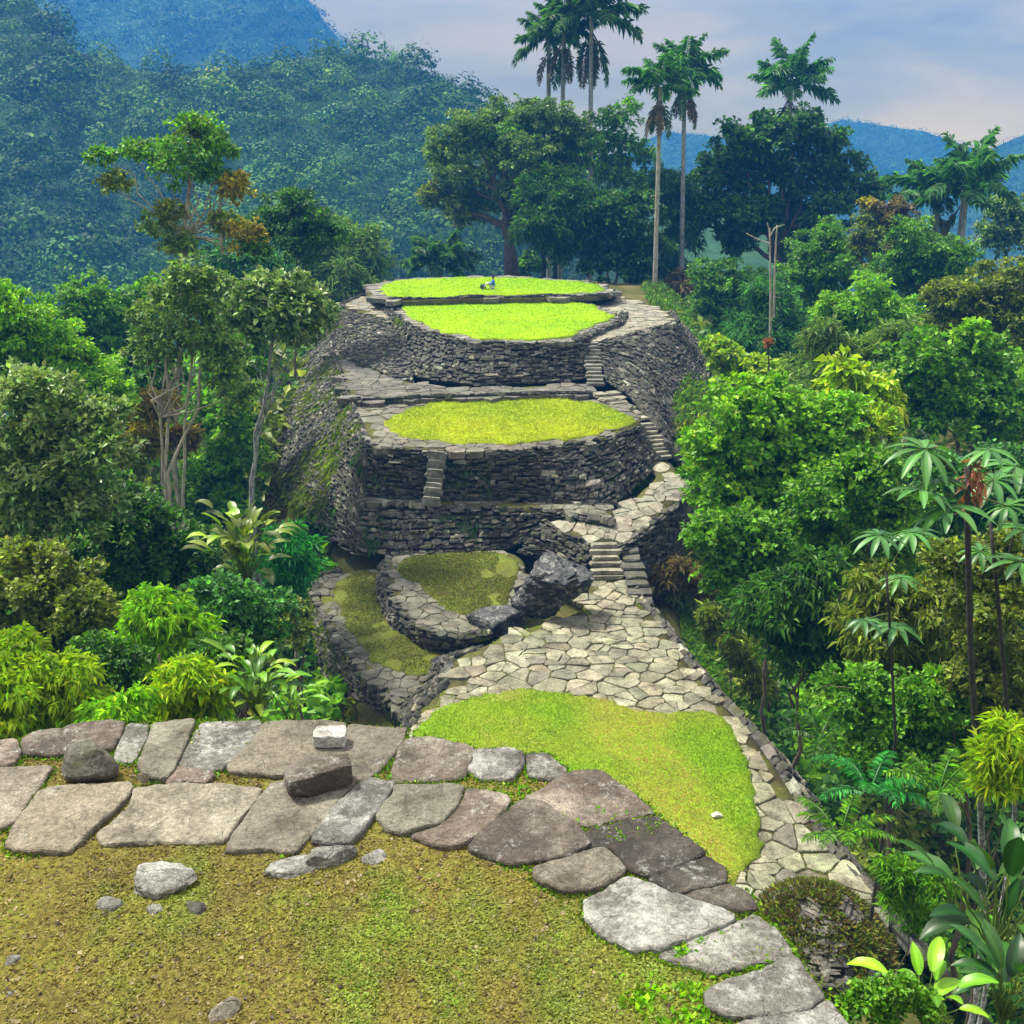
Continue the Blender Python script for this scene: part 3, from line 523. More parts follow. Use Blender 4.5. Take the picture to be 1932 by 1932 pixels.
def slab(poly, mat, tint, label, i):
    p = ccw(poly[:, :2]); c = p.mean(0); p = c+(p-c)*(1+.018/np.linalg.norm(p-c, axis=1)[:, None]); p = smoothpoly(p, 1, .1); p = resample(p, .03, closed=True); c = p.mean(0); n = len(p)
    p3 = np.c_[p, np.full(n, i*1.7)]; p = p+.012*np.stack([wav(p3, 9, 1), wav(p3, 10, 3)], 1)+.009*np.stack([wav(p3, 26, 1), wav(p3, 27, 3)], 1)
    th = rng.uniform(.09, .15); zt = ZF+rng.uniform(-.014, .022); tl = rng.normal(size=2)*.012
    d = p-c; rr = np.linalg.norm(d, axis=1)[:, None]; r1 = p-d/rr*.006; r2 = p-d/rr*.018
    EDGES.append(p)
    lo, hi = p.min(0), p.max(0); gx, gy = np.meshgrid(np.arange(lo[0], hi[0], .055), np.arange(lo[1], hi[1], .055)); g = np.stack([gx.ravel(), gy.ravel()], 1)+rng.uniform(-.02, .02, (gx.size, 2))
    g = g[inside(g, p-d/rr*.07)]
    v, e, f, *_ = delaunay_2d_cdt([Vector(q) for q in np.vstack([r2, g])], [(k, (k+1) % n) for k in range(n)], [], 1, 1e-5)
    v = np.array([tuple(q) for q in v]); T = np.array([list(q) for q in f if len(q) == 3])
    fz = lambda q: zt+(q-c) @ tl+.014*wav(np.c_[q, np.full(len(q), i*3.1)], 5, 2, 4)+.008*wav(np.c_[q @ np.array([[.9, .1], [.3, .2]]), np.full(len(q), i)], 14, 5, 2)
    m = len(v); A0 = np.c_[v, fz(v)]; R2 = np.c_[r2, fz(r2)]; R1 = np.c_[r1, fz(r1)-.006+.003*rng.normal(size=n)]; R0 = np.c_[p, fz(p)-.018+.005*rng.normal(size=n)]; RB = np.c_[p-d/rr*.02*rng.random((n, 1)), fz(p)-th]
    V = np.vstack([A0, R2, R1, R1, R0, R0, RB]); Q = []; k2 = np.arange(n); k3 = (k2+1) % n
    for a, b in ((m, m+n), (m+2*n, m+3*n), (m+4*n, m+5*n)): Q.append(np.stack([a+k2, a+k3, b+k3, b+k2], 1))
    loc = np.array([c[0], c[1], zt-th])
    cv = tint*(1+.10*wav(V*[1, 1, 0]+i*5, 2.5, 6))[:, None]*(1+rng.normal(size=3)*.02)
    mk('paving_slab', V, np.concatenate(Q)[:, ::-1], T, cv, mat, None, loc, True, label=label, category='stone slab', group='paving slabs round the near terrace')
for i, (_, pts, mat, tint, lab) in enumerate(SLABS): slab(CZ(pts), mat, tint, lab, i)
def CP_(a, b, z=ZF): return Pz(a/2, 966+b/2, z)
# blocks standing on the slabs
def block(label, c, half, rot, mat, tint, seed, tilt=0.0):
    g = np.random.default_rng(seed); acc = Acc(); k = 5; L = np.linspace(-1, 1, k); V = []; 
    V0, T0 = ICO[4]; m = np.abs(V0).max(1)[:, None]; V = V0/m*.86+V0*.14; V = V*(1+.05*wav(V+seed, 2.2, seed, 4))[:, None]
    for _ in range(5):
        d = g.normal(size=3); d /= np.linalg.norm(d); s = V @ d; V = V-np.clip(s-g.uniform(.95, 1.25), 0, None)[:, None]*d*.8
    V = V*np.array(half); V[:, 2] += V[:, 0]*tilt; cr, sr = math.cos(rot), math.sin(rot); V = np.c_[V[:, 0]*cr-V[:, 1]*sr, V[:, 0]*sr+V[:, 1]*cr, V[:, 2]+half[2]]
    o = mk('stone_block', V, None, T0, tint, mat, None, (0, 0, 0), False); o.location = [float(q) for q in c]; o['label'] = label; o['category'] = 'stone'
block('small pale stone block with a white top standing on the brown rim slab', CP_(1248, 872), (.125, .085, .055), .05, WHITESTONE, .8, 3)
block('rough dark block lying across the slanting slab', CP_(1205, 1030, ZF+.01), (.23, .12, .085), .4, SLABDARK, .75, 8, .1)
rock('rock', 'round mossy rock standing in the hollow between the left slabs', CP_(330, 985), (.24, .19, .2), ROCKMOSS, 4, 22, flat=.4)
rock('rock', 'thin pale stone chip standing against the grey inner slab', CP_(545, 1018), (.06, .05, .06), SLAB, 3, 23, tint=1.3)
rock('rock', 'jagged grey rock rising from the moss left of the row gap', CP_(600, 1425, ZF-.08), (.27, .17, .15), SLABLICHEN, 4, 24, rough=.6, tint=.85)
rock('rock', 'pale flat stone just left of the jagged grey rock', CP_(425, 1492, ZF-.06), (.1, .08, .05), SLABLICHEN, 3, 25)
rock('rock', 'small whitish stone in the moss below the jagged grey rock', CP_(592, 1515, ZF-.06), (.07, .05, .04), SLABLICHEN, 3, 26)
rock('rock', 'dark low mossy rock sunk in the ground near the middle', CP_(750, 1525, ZF-.1), (.13, .1, .07), ROCKMOSS, 4, 27, tint=.5)
rock('rock', 'long ridged rock lying below the narrow tapering slab', CP_(1110, 1380, ZF-.10), (.27, .11, .11), SLABLICHEN, 4, 28, rot=.25, rough=.5, tint=.75)
rock('rock', 'upright ridged rock joined to the long one, before the mossy bay', CP_(1260, 1345, ZF-.10), (.22, .10, .13), SLABLICHEN, 4, 29, rot=.45, rough=.5, tint=.8)
rock('rock', 'smooth whitish rock right of the ridged rocks', CP_(1425, 1335, ZF-.10), (.15, .1, .08), SLABLICHEN, 4, 30, tint=1.1)
rock('rock', 'grey pointed rock at the bottom picture edge', CP_(850, 1925, ZF-.10), (.11, .1, .11), SLAB, 4, 33)
rock('rock', 'small rounded stone in the moss near the left picture edge', CP_(48, 1712, ZF-.06), (.06, .05, .04), SLABLICHEN, 3, 34, tint=.8)
rock('rock', 'flat stone half sunk in the moss at the lower left edge', CP_(35, 1838, ZF-.06), (.07, .05, .03), SLABLICHEN, 3, 35, tint=.7)
rock('rock', 'tiny round pebble on the moss near the left picture edge', CP_(112, 1724, ZF-.06), (.025, .022, .02), SLABLICHEN, 2, 36)
rock('rock', 'tiny pale pebble beside the grey pointed rock', CP_(775, 1885, ZF-.06), (.022, .02, .016), SLABLICHEN, 2, 37)
# ------------------------------------------------------------------ leaves
PAL = dict(bright=((.10, .30, .008), (.22, .44, .012)), mid=((.055, .18, .010), (.14, .32, .014)), dark=((.020, .08, .012), (.07, .18, .018)),
           olive=((.08, .13, .016), (.19, .25, .026)), silver=((.07, .16, .03), (.24, .34, .12)), yellow=((.28, .22, .012), (.42, .33, .02)),
           yg=((.15, .32, .010), (.34, .48, .016)), grey=((.07, .15, .035), (.18, .29, .07)), teal=((.03, .12, .03), (.08, .24, .045)), orange=((.22, .21, .012), (.34, .29, .02)),
           deep=((.010, .055, .012), (.030, .12, .016)), brown=((.09, .07, .02), (.16, .12, .035)), emerald=((.02, .17, .03), (.04, .26, .04)))
def leafset(acc, P, A, Nr, L, W, col, fold=.25, droop=.15):
    n = len(P); A = A/(np.linalg.norm(A, axis=1)[:, None]+1e-9); S = np.cross(Nr, A); S /= np.linalg.norm(S, axis=1)[:, None]+1e-9; M = np.cross(A, S)
    L = np.broadcast_to(L, n)[:, None]; W = np.broadcast_to(W, n)[:, None]
    mid = P+A*L*.45; tip = P+A*L; tip[:, 2] -= (droop*L)[:, 0]
    V = np.stack([P, mid+S*W+M*W*fold, tip, mid-S*W+M*W*fold], 1).reshape(-1, 3)
    i = np.arange(n)[:, None]*4; T = np.concatenate([i+[0, 1, 2], i+[0, 2, 3]])
    acc.add(V, None, T, np.repeat(col, 4, 0))
def rcol(pal, n, clump=None, var=.35):
    a, b = np.array(PAL[pal][0]), np.array(PAL[pal][1]); t = rng.random(n) if clump is None else np.clip(.45*rng.random(n)+.75*clump-.15, 0, 1.25)
    c = np.maximum(a*.85+(b*1.1-a*.85)*t[:, None], .004); m = np.exp(rng.normal(size=n)*var); m = np.where(rng.random(n) < .06, m*1.7, m); return np.minimum(c*m[:, None]*(1+rng.normal(size=(n, 3))*.08), .75)  # leaf tone varies at random; a few far brighter leaves paint in glints
# kind: leaf length px (in the 1932 trace), aspect, droop of axis, clump radius fraction, leaves per unit area, clump count factor
LK = dict(fine=(8, .30, .1, .24, 1.0, 1.0), round=(10, .38, .0, .24, 1.0, 1.0), droop=(16, .17, .8, .26, .7, 1.0), feather=(15, .11, .35, .28, 1.0, 1.0),
          silver=(13, .26, -.1, .28, .7, 1.0), big=(22, .26, .55, .35, .5, .6), sparse=(9, .32, .1, .22, .5, .8), bamboo=(24, .09, .5, .36, .6, .8))
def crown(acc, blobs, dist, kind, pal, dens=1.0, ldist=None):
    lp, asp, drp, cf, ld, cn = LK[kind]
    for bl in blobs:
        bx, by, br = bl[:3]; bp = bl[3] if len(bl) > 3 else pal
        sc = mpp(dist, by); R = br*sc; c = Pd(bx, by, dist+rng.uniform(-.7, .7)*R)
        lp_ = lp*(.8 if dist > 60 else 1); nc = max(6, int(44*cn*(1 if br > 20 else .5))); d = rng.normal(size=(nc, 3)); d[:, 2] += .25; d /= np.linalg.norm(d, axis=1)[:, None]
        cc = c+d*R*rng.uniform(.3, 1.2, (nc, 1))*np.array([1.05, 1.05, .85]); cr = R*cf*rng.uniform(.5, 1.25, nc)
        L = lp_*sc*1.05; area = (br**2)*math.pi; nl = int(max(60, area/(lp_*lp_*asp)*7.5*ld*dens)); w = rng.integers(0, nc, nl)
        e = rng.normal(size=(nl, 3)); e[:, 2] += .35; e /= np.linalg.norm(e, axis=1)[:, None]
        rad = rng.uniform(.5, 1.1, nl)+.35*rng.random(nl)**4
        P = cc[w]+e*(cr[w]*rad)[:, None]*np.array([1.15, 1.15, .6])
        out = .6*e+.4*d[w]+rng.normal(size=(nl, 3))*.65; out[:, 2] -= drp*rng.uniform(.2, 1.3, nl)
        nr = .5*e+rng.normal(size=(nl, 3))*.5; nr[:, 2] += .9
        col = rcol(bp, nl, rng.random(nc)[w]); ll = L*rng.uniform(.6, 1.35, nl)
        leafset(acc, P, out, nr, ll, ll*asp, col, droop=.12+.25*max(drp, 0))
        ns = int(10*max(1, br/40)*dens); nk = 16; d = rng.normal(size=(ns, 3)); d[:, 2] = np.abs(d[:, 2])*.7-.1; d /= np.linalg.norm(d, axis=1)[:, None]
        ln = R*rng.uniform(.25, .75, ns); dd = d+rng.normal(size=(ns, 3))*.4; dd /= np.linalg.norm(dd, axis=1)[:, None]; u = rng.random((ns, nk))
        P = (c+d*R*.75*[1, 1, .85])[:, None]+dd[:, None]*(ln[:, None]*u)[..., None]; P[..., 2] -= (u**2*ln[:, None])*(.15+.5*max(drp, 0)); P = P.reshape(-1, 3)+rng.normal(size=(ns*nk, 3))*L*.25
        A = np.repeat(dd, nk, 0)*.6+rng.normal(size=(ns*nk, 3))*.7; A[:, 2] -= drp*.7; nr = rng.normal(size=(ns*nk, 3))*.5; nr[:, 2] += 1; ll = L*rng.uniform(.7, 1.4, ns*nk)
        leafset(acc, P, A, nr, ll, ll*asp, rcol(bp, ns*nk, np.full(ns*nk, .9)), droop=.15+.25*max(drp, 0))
TREES = []
def tree(name, label, cat, dist, base, blobs, kind, pal, bark=None, r=None, group=None, dens=1.0, stems=None, limbs=True, leafm=None, fork=.55):
    bx = base[0] if base else blobs[0][0]; b0 = Pd(bx, base[1] if base else blobs[0][1], dist); gz = float(terr(b0[0], b0[1]))-.15; b0[2] = gz
    o = thing(name, label, cat, b0, group); acc = Acc(); sc = mpp(dist)
    cen = np.array([Pd(b[0], b[1], dist) for b in blobs]); top = cen.mean(0)
    r = r if r else max(.06, .05*max(b[2] for b in blobs)*sc)
    if stems:
        for s in stems:
            pts = [Pd(q[0], q[1], dist+q[2] if len(q) > 2 else dist) for q in s[0]]; pts = np.array(pts)
            if s[2] if len(s) > 2 else True:
                g = pts[0].copy(); g[2] = min(terr(g[0], g[1])-.2, g[2]-.1); pts = np.vstack([g, pts])
            pts = resample(pts, n=14); pts[1:-1] += rng.normal(size=(12, 3))*.005*np.linalg.norm(pts[-1]-pts[0])*np.array([1, 1, .2]); rad = np.linspace(s[1], s[1]*.5, 14)
            acc.add(*tube(pts, rad*sc, 8))
        fk = pts[-3]
    else:
        fk = b0+(top-b0)*fork; acc.add(*tube(bend(b0, fk, 8, 0, .02), np.linspace(r*1.25, r*.75, 8), 9))
        acc.add(*tube(bend(fk, top+np.array([0, 0, .2]), 6, 0, .03), np.linspace(r*.75, r*.25, 6), 7))
    if limbs:
        for q, b in zip(cen, blobs):
            st = fk+(top-fk)*rng.uniform(0, .6) if not stems else fk
            acc.add(*tube(bend(st, q, 6, -.05, .05), np.linspace(r*.42, r*.08, 6), 6))
    if limbs and dist < 110:
        for b in blobs[::2]:
            q = Pd(b[0], b[1], dist); R = b[2]*sc; e = rng.normal(size=3); e[2] = abs(e[2])*.6; e[1] -= .5; e /= np.linalg.norm(e); acc.add(*tube(bend(q, q+e*R*rng.uniform(1.0, 1.5), 6, .04, .07), np.linspace(1.5*sc, .4*sc, 6), 5))
    acc.build('trunk', bark or BARK, o, b0, True)
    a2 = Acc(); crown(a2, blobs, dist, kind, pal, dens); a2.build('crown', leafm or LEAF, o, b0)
    return o
exec_trees = True
# --- left side
tree('slender_tree', 'tall thin tree with loose crown and yellow clumps rising against the left hillside', 'tree', 45, (335, 900),
     [(372, 262, 50), (345, 315, 42), (300, 292, 32), (420, 290, 28), (250, 285, 22), (190, 296, 22), (405, 330, 24), (440, 356, 30, 'orange'), (445, 340, 18, 'yellow'), (216, 345, 24, 'olive'), (365, 248, 28, 'olive'), (340, 470, 36, 'grey'), (300, 430, 32, 'grey'), (460, 445, 34, 'orange'), (420, 420, 22, 'olive'), (320, 400, 24, 'olive'), (480, 470, 24, 'dark')],
     'sparse', 'mid', PALEBARK, .14, dens=1.0, stems=[([(332, 900), (330, 700), (338, 560), (345, 430), (362, 300)], 6), ([(420, 480), (415, 400), (420, 330)], 3, False), ([(338, 520), (352, 470), (360, 430)], 4, False)])
tree('multi_stemmed_tree', 'pale many-stemmed tree with thin grey-green foliage in front of the slender tree', 'tree', 36, (330, 930),
     [(330, 560, 48), (290, 600, 42), (380, 585, 46), (330, 645, 46), (400, 645, 42), (430, 690, 42), (445, 740, 42), (280, 660, 36), (360, 520, 36), (400, 540, 32)], 'sparse', 'grey', PALEBARK, .12, dens=1.0,
     stems=[([(318, 930), (330, 850), (360, 790), (383, 720), (385, 640)], 5.5), ([(312, 920), (316, 800), (322, 700), (310, 620)], 5), ([(340, 900), (352, 780), (360, 690), (352, 600)], 4.5), ([(300, 830), (312, 740), (318, 660)], 4)])
tree('tree', 'dark green layered tree at the hill foot, right of the yellow clumps', 'tree', 62, (545, 600), [(540, 415, 48), (600, 432, 42), (500, 435, 38), (560, 385, 34), (630, 440, 28), (570, 460, 40)], 'fine', 'dark', fork=.5)
tree('tree', 'greyish bushy tree touching the far left corner of the top terrace', 'tree', 82, (640, 600), [(610, 455, 46), (660, 465, 50), (640, 520, 55), (690, 505, 38), (600, 520, 45), (580, 480, 35), (670, 540, 40)], 'feather', 'grey', fork=.4)
tree('tree', 'umbrella-shaped tree with drooping shiny leaves on a thin leaning trunk', 'tree', 40, (465, 945),
     [(460, 575, 36), (505, 548, 40), (555, 550, 40), (590, 580, 38), (540, 595, 46), (600, 612, 26), (480, 612, 34), (560, 625, 30), (440, 600, 22)], 'silver', 'silver', GREYBARK, .1, dens=1.2, stems=[([(468, 940), (490, 800), (505, 700), (518, 620)], 6), ([(476, 940), (494, 800), (507, 700)], 4)], leafm=GLOSSLEAF)
tree('tree', 'pointed light green tree standing out against the blue hillside', 'tree', 56, (160, 900), [(163, 560, 44), (145, 605, 50), (200, 625, 44), (100, 625, 42), (170, 660, 50)], 'fine', 'mid')
tree('tree', 'vivid yellow-green rounded tree at the left picture edge', 'tree', 38, (70, 1000), [(40, 612, 60), (108, 655, 55), (170, 692, 52), (205, 735, 42), (60, 700, 62), (-10, 620, 60), (130, 740, 50), (10, 560, 34)], 'fine', 'bright')
tree('tree', 'large tree with narrow silvery leaves filling the left edge', 'tree', 24, (60, 1200), [(60, 745, 72), (20, 850, 90), (130, 800, 66), (185, 860, 60), (70, 930, 80), (150, 960, 70), (10, 1010, 80), (200, 780, 40), (100, 860, 70)], 'silver', 'silver', leafm=GLOSSLEAF, dens=1.25)
tree('tree', 'mid green tree with ragged top behind the yellow-green tree', 'tree', 58, (255, 850), [(262, 580, 42), (240, 635, 46), (300, 555, 36), (230, 690, 44), (280, 700, 44), (210, 590, 30)], 'round', 'mid')
tree('shrub', 'orange-brown shrub of dry leaves among the pale stems', 'shrub', 39, (275, 930), [(278, 830, 38), (248, 860, 34, 'olive'), (300, 765, 30, 'brown'), (275, 775, 24, 'orange'), (350, 830, 26, 'brown')], 'feather', 'orange', limbs=True)
tree('tree', 'dense bright tree right of the pale stems', 'tree', 46, (430, 1000), [(420, 790, 52), (445, 860, 46), (400, 900, 52), (380, 965, 52), (440, 940, 40), (455, 700, 38), (420, 660, 40)], 'round', 'mid')
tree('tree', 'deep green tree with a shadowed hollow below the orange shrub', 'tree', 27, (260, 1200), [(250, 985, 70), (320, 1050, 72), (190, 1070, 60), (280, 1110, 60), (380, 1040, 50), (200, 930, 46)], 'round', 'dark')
tree('tree', 'fine-leaved olive tree low on the left picture edge', 'tree', 20, (90, 1300), [(95, 1115, 78), (30, 1180, 74), (165, 1170, 58), (110, 1220, 60), (40, 1080, 60)], 'round', 'olive', dens=1.1)
tree('shrub', 'dark shrub between the two large-leaved plants', 'shrub', 20, (450, 1250), [(440, 1175, 56), (500, 1150, 44), (415, 1120, 52), (500, 1200, 40), (390, 1190, 46)], 'round', 'teal')
tree('shrub', 'emerald grassy bush against the foot of the left stone flank', 'shrub', 31, (555, 1120), [(548, 1030, 38), (560, 1072, 36), (540, 1110, 34), (520, 1065, 30)], 'feather', 'emerald', limbs=False, dens=1.3)
tree('shrub', 'glowing green bush with drooping leaves, middle of the left thicket', 'shrub', 17, (300, 1300), [(300, 1165, 52), (262, 1215, 50), (345, 1205, 52), (235, 1270, 42), (310, 1255, 52), (280, 1130, 30)], 'droop', 'bright', dens=1.1)
tree('shrub', 'long-leaved yellow-green bush above the leftmost slabs', 'shrub', 12.5, (60, 1400), [(40, 1295, 62), (105, 1325, 52), (15, 1235, 54), (130, 1270, 46), (50, 1360, 44), (150, 1320, 40), (-20, 1330, 50)], 'droop', 'yg', dens=1.1)
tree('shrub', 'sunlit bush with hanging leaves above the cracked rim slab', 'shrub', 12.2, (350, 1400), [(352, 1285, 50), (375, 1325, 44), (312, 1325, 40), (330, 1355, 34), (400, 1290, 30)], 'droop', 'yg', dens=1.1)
tree('shrub', 'small low bush with hanging leaves above the round mossy rock', 'shrub', 11.5, (215, 1400), [(232, 1342, 36), (190, 1352, 34), (258, 1320, 24)], 'droop', 'bright', dens=1.1)
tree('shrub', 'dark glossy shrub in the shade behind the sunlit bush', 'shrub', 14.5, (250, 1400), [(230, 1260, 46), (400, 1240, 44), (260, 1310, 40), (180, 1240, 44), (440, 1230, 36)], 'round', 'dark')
tree('shrub', 'straggling weeds on the brown bank beside the lower mossy wall', 'shrub', 29, (560, 1180), [(556, 1150, 22), (570, 1190, 18), (548, 1200, 22)], 'sparse', 'olive', limbs=False)
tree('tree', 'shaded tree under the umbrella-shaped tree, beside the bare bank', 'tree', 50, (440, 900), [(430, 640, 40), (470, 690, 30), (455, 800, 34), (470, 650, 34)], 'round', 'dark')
tree('tree', 'broad blue-green tree far down the slope behind the slender tree', 'tree', 75, (420, 700), [(420, 500, 42), (470, 540, 40), (390, 560, 40), (500, 500, 34), (440, 580, 40), (530, 520, 34)], 'fine', 'teal')
tree('tree', 'low dark tree between the pointed light tree and the silvery one', 'tree', 46, (250, 900), [(250, 750, 42), (300, 720, 40), (225, 800, 40), (270, 830, 36)], 'round', 'dark')
# --- far edge of the top terrace
tree('spreading_tree', 'wide spreading tree with fanned limbs behind the top lawn', 'tree', 96, (966, 520), [(840, 285, 40), (895, 250, 46), (950, 232, 44), (1010, 225, 46), (1070, 240, 44), (860, 330, 44), (820, 368, 28, 'olive'), (880, 395, 36, 'olive'), (930, 300, 56), (1000, 300, 56), (1060, 310, 50), (935, 365, 40), (990, 365, 46), (1095, 275, 36, 'mid'), (960, 260, 30, 'mid')], 'fine', 'grey', BARK, .65, fork=.35, dens=1.15)
tree('tree', 'dark drooping tree on two thin trunks right of the wide spreading tree', 'tree', 90, (1036, 520), [(1050, 415, 48), (1010, 428, 40), (1085, 395, 46), (1060, 355, 44), (1035, 465, 32), (1090, 445, 40), (1010, 370, 36)], 'feather', 'dark', BLACKBARK, stems=[([(1025, 524), (1026, 470), (1030, 430)], 5), ([(1048, 524), (1047, 470), (1050, 430)], 5)], dens=1.2)
tree('tree', 'open-crowned tree with sky gaps left of the tallest bare palm trunk', 'tree', 104, (1140, 520), [(1150, 228, 28), (1185, 213, 26), (1130, 268, 36), (1178, 280, 34), (1213, 300, 26), (1150, 335, 40), (1200, 350, 36), (1120, 310, 36)], 'sparse', 'mid', fork=.6)
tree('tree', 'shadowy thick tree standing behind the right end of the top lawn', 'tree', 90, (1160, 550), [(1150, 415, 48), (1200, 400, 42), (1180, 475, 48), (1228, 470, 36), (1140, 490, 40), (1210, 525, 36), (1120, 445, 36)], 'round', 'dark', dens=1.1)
tree('tree', 'dark hanging tree just right of the pale palm trunk', 'tree', 97, (1275, 600), [(1268, 375, 40), (1282, 450, 36), (1262, 515, 34), (1298, 415, 34), (1275, 560, 30), (1250, 340, 26)], 'feather', 'dark', dens=1.1)
tree('shrub', 'little light green bush under the dark drooping tree', 'shrub', 100, (1000, 520), [(1000, 492, 18), (985, 505, 14), (1015, 505, 14)], 'fine', 'mid', limbs=False)
tree('shrub', 'brownish vine-hung stump bush beside the ring path', 'shrub', 86, (1290, 620), [(1288, 560, 22), (1292, 600, 22), (1280, 530, 18)], 'feather', 'brown', limbs=False)
# --- right side
tree('broad_tree', 'great dark domed tree on the right skyline with a palm above it', 'tree', 96, (1462, 640), [(1395, 275, 46), (1448, 250, 40), (1508, 246, 40), (1562, 268, 34), (1352, 330, 48), (1425, 325, 58), (1505, 325, 58), (1580, 325, 42), (1640, 360, 36), (1560, 385, 48), (1415, 405, 50), (1480, 412, 52), (1385, 450, 40), (1500, 465, 44), (1350, 390, 36)], 'round', 'dark', BARK, .6, fork=.45, dens=1.15)
tree('tree', 'rounded mid green tree below the great domed tree', 'tree', 72, (1545, 640), [(1540, 478, 46), (1510, 520, 44), (1580, 518, 48), (1560, 445, 32), (1550, 560, 44)], 'fine', 'mid')
tree('tree', 'olive and rusty tree right of the great domed tree', 'tree', 80, (1655, 620), [(1650, 430, 36, 'olive'), (1690, 405, 32, 'brown'), (1622, 470, 36), (1672, 480, 42), (1640, 390, 18, 'orange'), (1700, 450, 32)], 'fine', 'olive')
tree('tree', 'fresh green tree below the pair of palms', 'tree', 70, (1745, 640), [(1720, 455, 44), (1765, 490, 50), (1700, 510, 46), (1810, 480, 36), (1730, 540, 44), (1790, 530, 40)], 'fine', 'mid')
tree('tree', 'loose grey-green tree on the right picture edge below the ridge', 'tree', 92, (1900, 600), [(1898, 405, 36), (1922, 450, 40), (1868, 442, 28), (1890, 385, 22), (1940, 400, 30)], 'sparse', 'grey', dens=1.5)
tree('tree', 'soft green tree right beside the ring path corner', 'tree', 80, (1370, 640), [(1375, 535, 44), (1400, 590, 44), (1345, 575, 34), (1330, 520, 30), (1420, 540, 34)], 'fine', 'mid')
tree('tree', 'feathery dark tree with a thin white dead stem rising behind it', 'tree', 64, (1450, 740), [(1450, 565, 42), (1485, 615, 50), (1420, 620, 42), (1470, 660, 44), (1400, 650, 32), (1520, 640, 36)], 'feather', 'teal')
tree('tree', 'pale green flat-topped tree in the middle of the right forest', 'tree', 58, (1640, 760), [(1640, 580, 58), (1595, 610, 52), (1690, 600, 46), (1575, 580, 34), (1640, 640, 56), (1720, 620, 36)], 'fine', 'bright')
tree('tree', 'large olive tree on the upper right picture edge', 'tree', 52, (1860, 760), [(1850, 565, 66), (1905, 545, 54), (1800, 595, 52), (1920, 620, 54), (1855, 640, 60), (1790, 560, 36)], 'fine', 'olive', dens=1.1)
tree('tree', 'wispy grey bamboo-like tree in the right forest', 'tree', 46, (1600, 860), [(1575, 685, 64), (1650, 695, 66), (1540, 735, 50), (1700, 650, 46), (1620, 750, 60), (1560, 640, 36)], 'feather', 'grey', dens=1.1)
tree('tree', 'tall mixed green tree right of the wispy grey one', 'tree', 42, (1800, 960), [(1745, 690, 64), (1850, 690, 66), (1800, 760, 70), (1900, 755, 66), (1830, 635, 34, 'bright'), (1730, 770, 54), (1880, 830, 60)], 'round', 'mid', dens=1.1)
tree('tree', 'yellow-green young tree at the foot of the ring path slope', 'tree', 54, (1390, 780), [(1372, 680, 34), (1405, 708, 36), (1440, 700, 30), (1352, 655, 22), (1420, 735, 36), (1465, 725, 30)], 'round', 'yg')
tree('tree', 'big-leaved yellow sapling above the glowing green tree', 'tree', 36, (1610, 900), [(1590, 700, 28), (1640, 735, 34), (1610, 760, 34), (1580, 740, 26), (1660, 770, 30)], 'big', 'yg', dens=1.4)
tree('bright_tree', 'glowing green dense tree leaning over the sunlit ramp', 'tree', 33, (1460, 1150), [(1400, 770, 58), (1370, 840, 66), (1450, 800, 64), (1520, 790, 62), (1430, 880, 78), (1350, 900, 56), (1500, 870, 72), (1560, 830, 56), (1390, 950, 64), (1480, 950, 66), (1440, 740, 40), (1590, 790, 46), (1640, 800, 44, 'yg'), (1330, 840, 36)], 'round', 'bright', dens=1.2)
tree('tree', 'deep green lower tree under the glowing green one', 'tree', 29, (1460, 1250), [(1400, 1010, 60), (1475, 1030, 70), (1380, 1080, 52), (1560, 1010, 60), (1540, 940, 54), (1340, 1010, 44), (1440, 1100, 60)], 'round', 'mid', dens=1.1)
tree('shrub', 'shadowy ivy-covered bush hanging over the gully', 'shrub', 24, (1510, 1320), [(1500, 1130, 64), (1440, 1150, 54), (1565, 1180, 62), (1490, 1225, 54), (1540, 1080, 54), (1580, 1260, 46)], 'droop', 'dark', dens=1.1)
tree('tree', 'dark mid-sized tree left of the palmate leaves', 'tree', 27, (1660, 1200), [(1650, 890, 52), (1640, 970, 62), (1700, 1050, 60), (1620, 1070, 54), (1690, 960, 50), (1600, 900, 44)], 'round', 'mid')
tree('tree', 'olive bush with drooping sprays in the middle of the right thicket', 'tree', 20.5, (1720, 1350), [(1720, 1150, 68), (1640, 1180, 60), (1785, 1195, 68), (1700, 1260, 60), (1660, 1110, 46), (1780, 1110, 50)], 'droop', 'olive', dens=1.15)
tree('shrub', 'dark green thicket below the olive bush', 'shrub', 18, (1680, 1500), [(1610, 1300, 58), (1680, 1350, 68), (1760, 1320, 60), (1720, 1440, 60), (1640, 1420, 52), (1800, 1400, 50)], 'round', 'mid', dens=1.1)
tree('tree', 'leafy tree behind the tall thin trunk on the right edge', 'tree', 17.5, (1890, 1400), [(1850, 1150, 74), (1910, 1050, 60), (1885, 1250, 70), (1915, 1350, 60), (1800, 1060, 50), (1840, 1300, 54)], 'round', 'olive', dens=1.1)
tree('tree', 'blue-green tree filling the right edge behind the palmate leaves', 'tree', 30, (1900, 1150), [(1900, 900, 66), (1850, 960, 60), (1930, 980, 60), (1790, 900, 50), (1760, 980, 50)], 'round', 'teal')
tree('bamboo_clump', 'bright narrow-leaved bamboo by the right picture edge', 'bamboo', 10.5, (1895, 1560), [(1885, 1420, 40), (1915, 1460, 38), (1900, 1380, 30), (1930, 1420, 40), (1880, 1480, 30)], 'bamboo', 'yg', limbs=True, r=.02, dens=1.2)
tree('shrub', 'low leafy weeds on the slope under the bottom right of the rim', 'shrub', 6.6, (1650, 1920), [(1640, 1880, 30), (1700, 1865, 26), (1605, 1905, 26), (1680, 1912, 30), (1740, 1895, 28)], 'round', 'mid', limbs=False, r=.01)
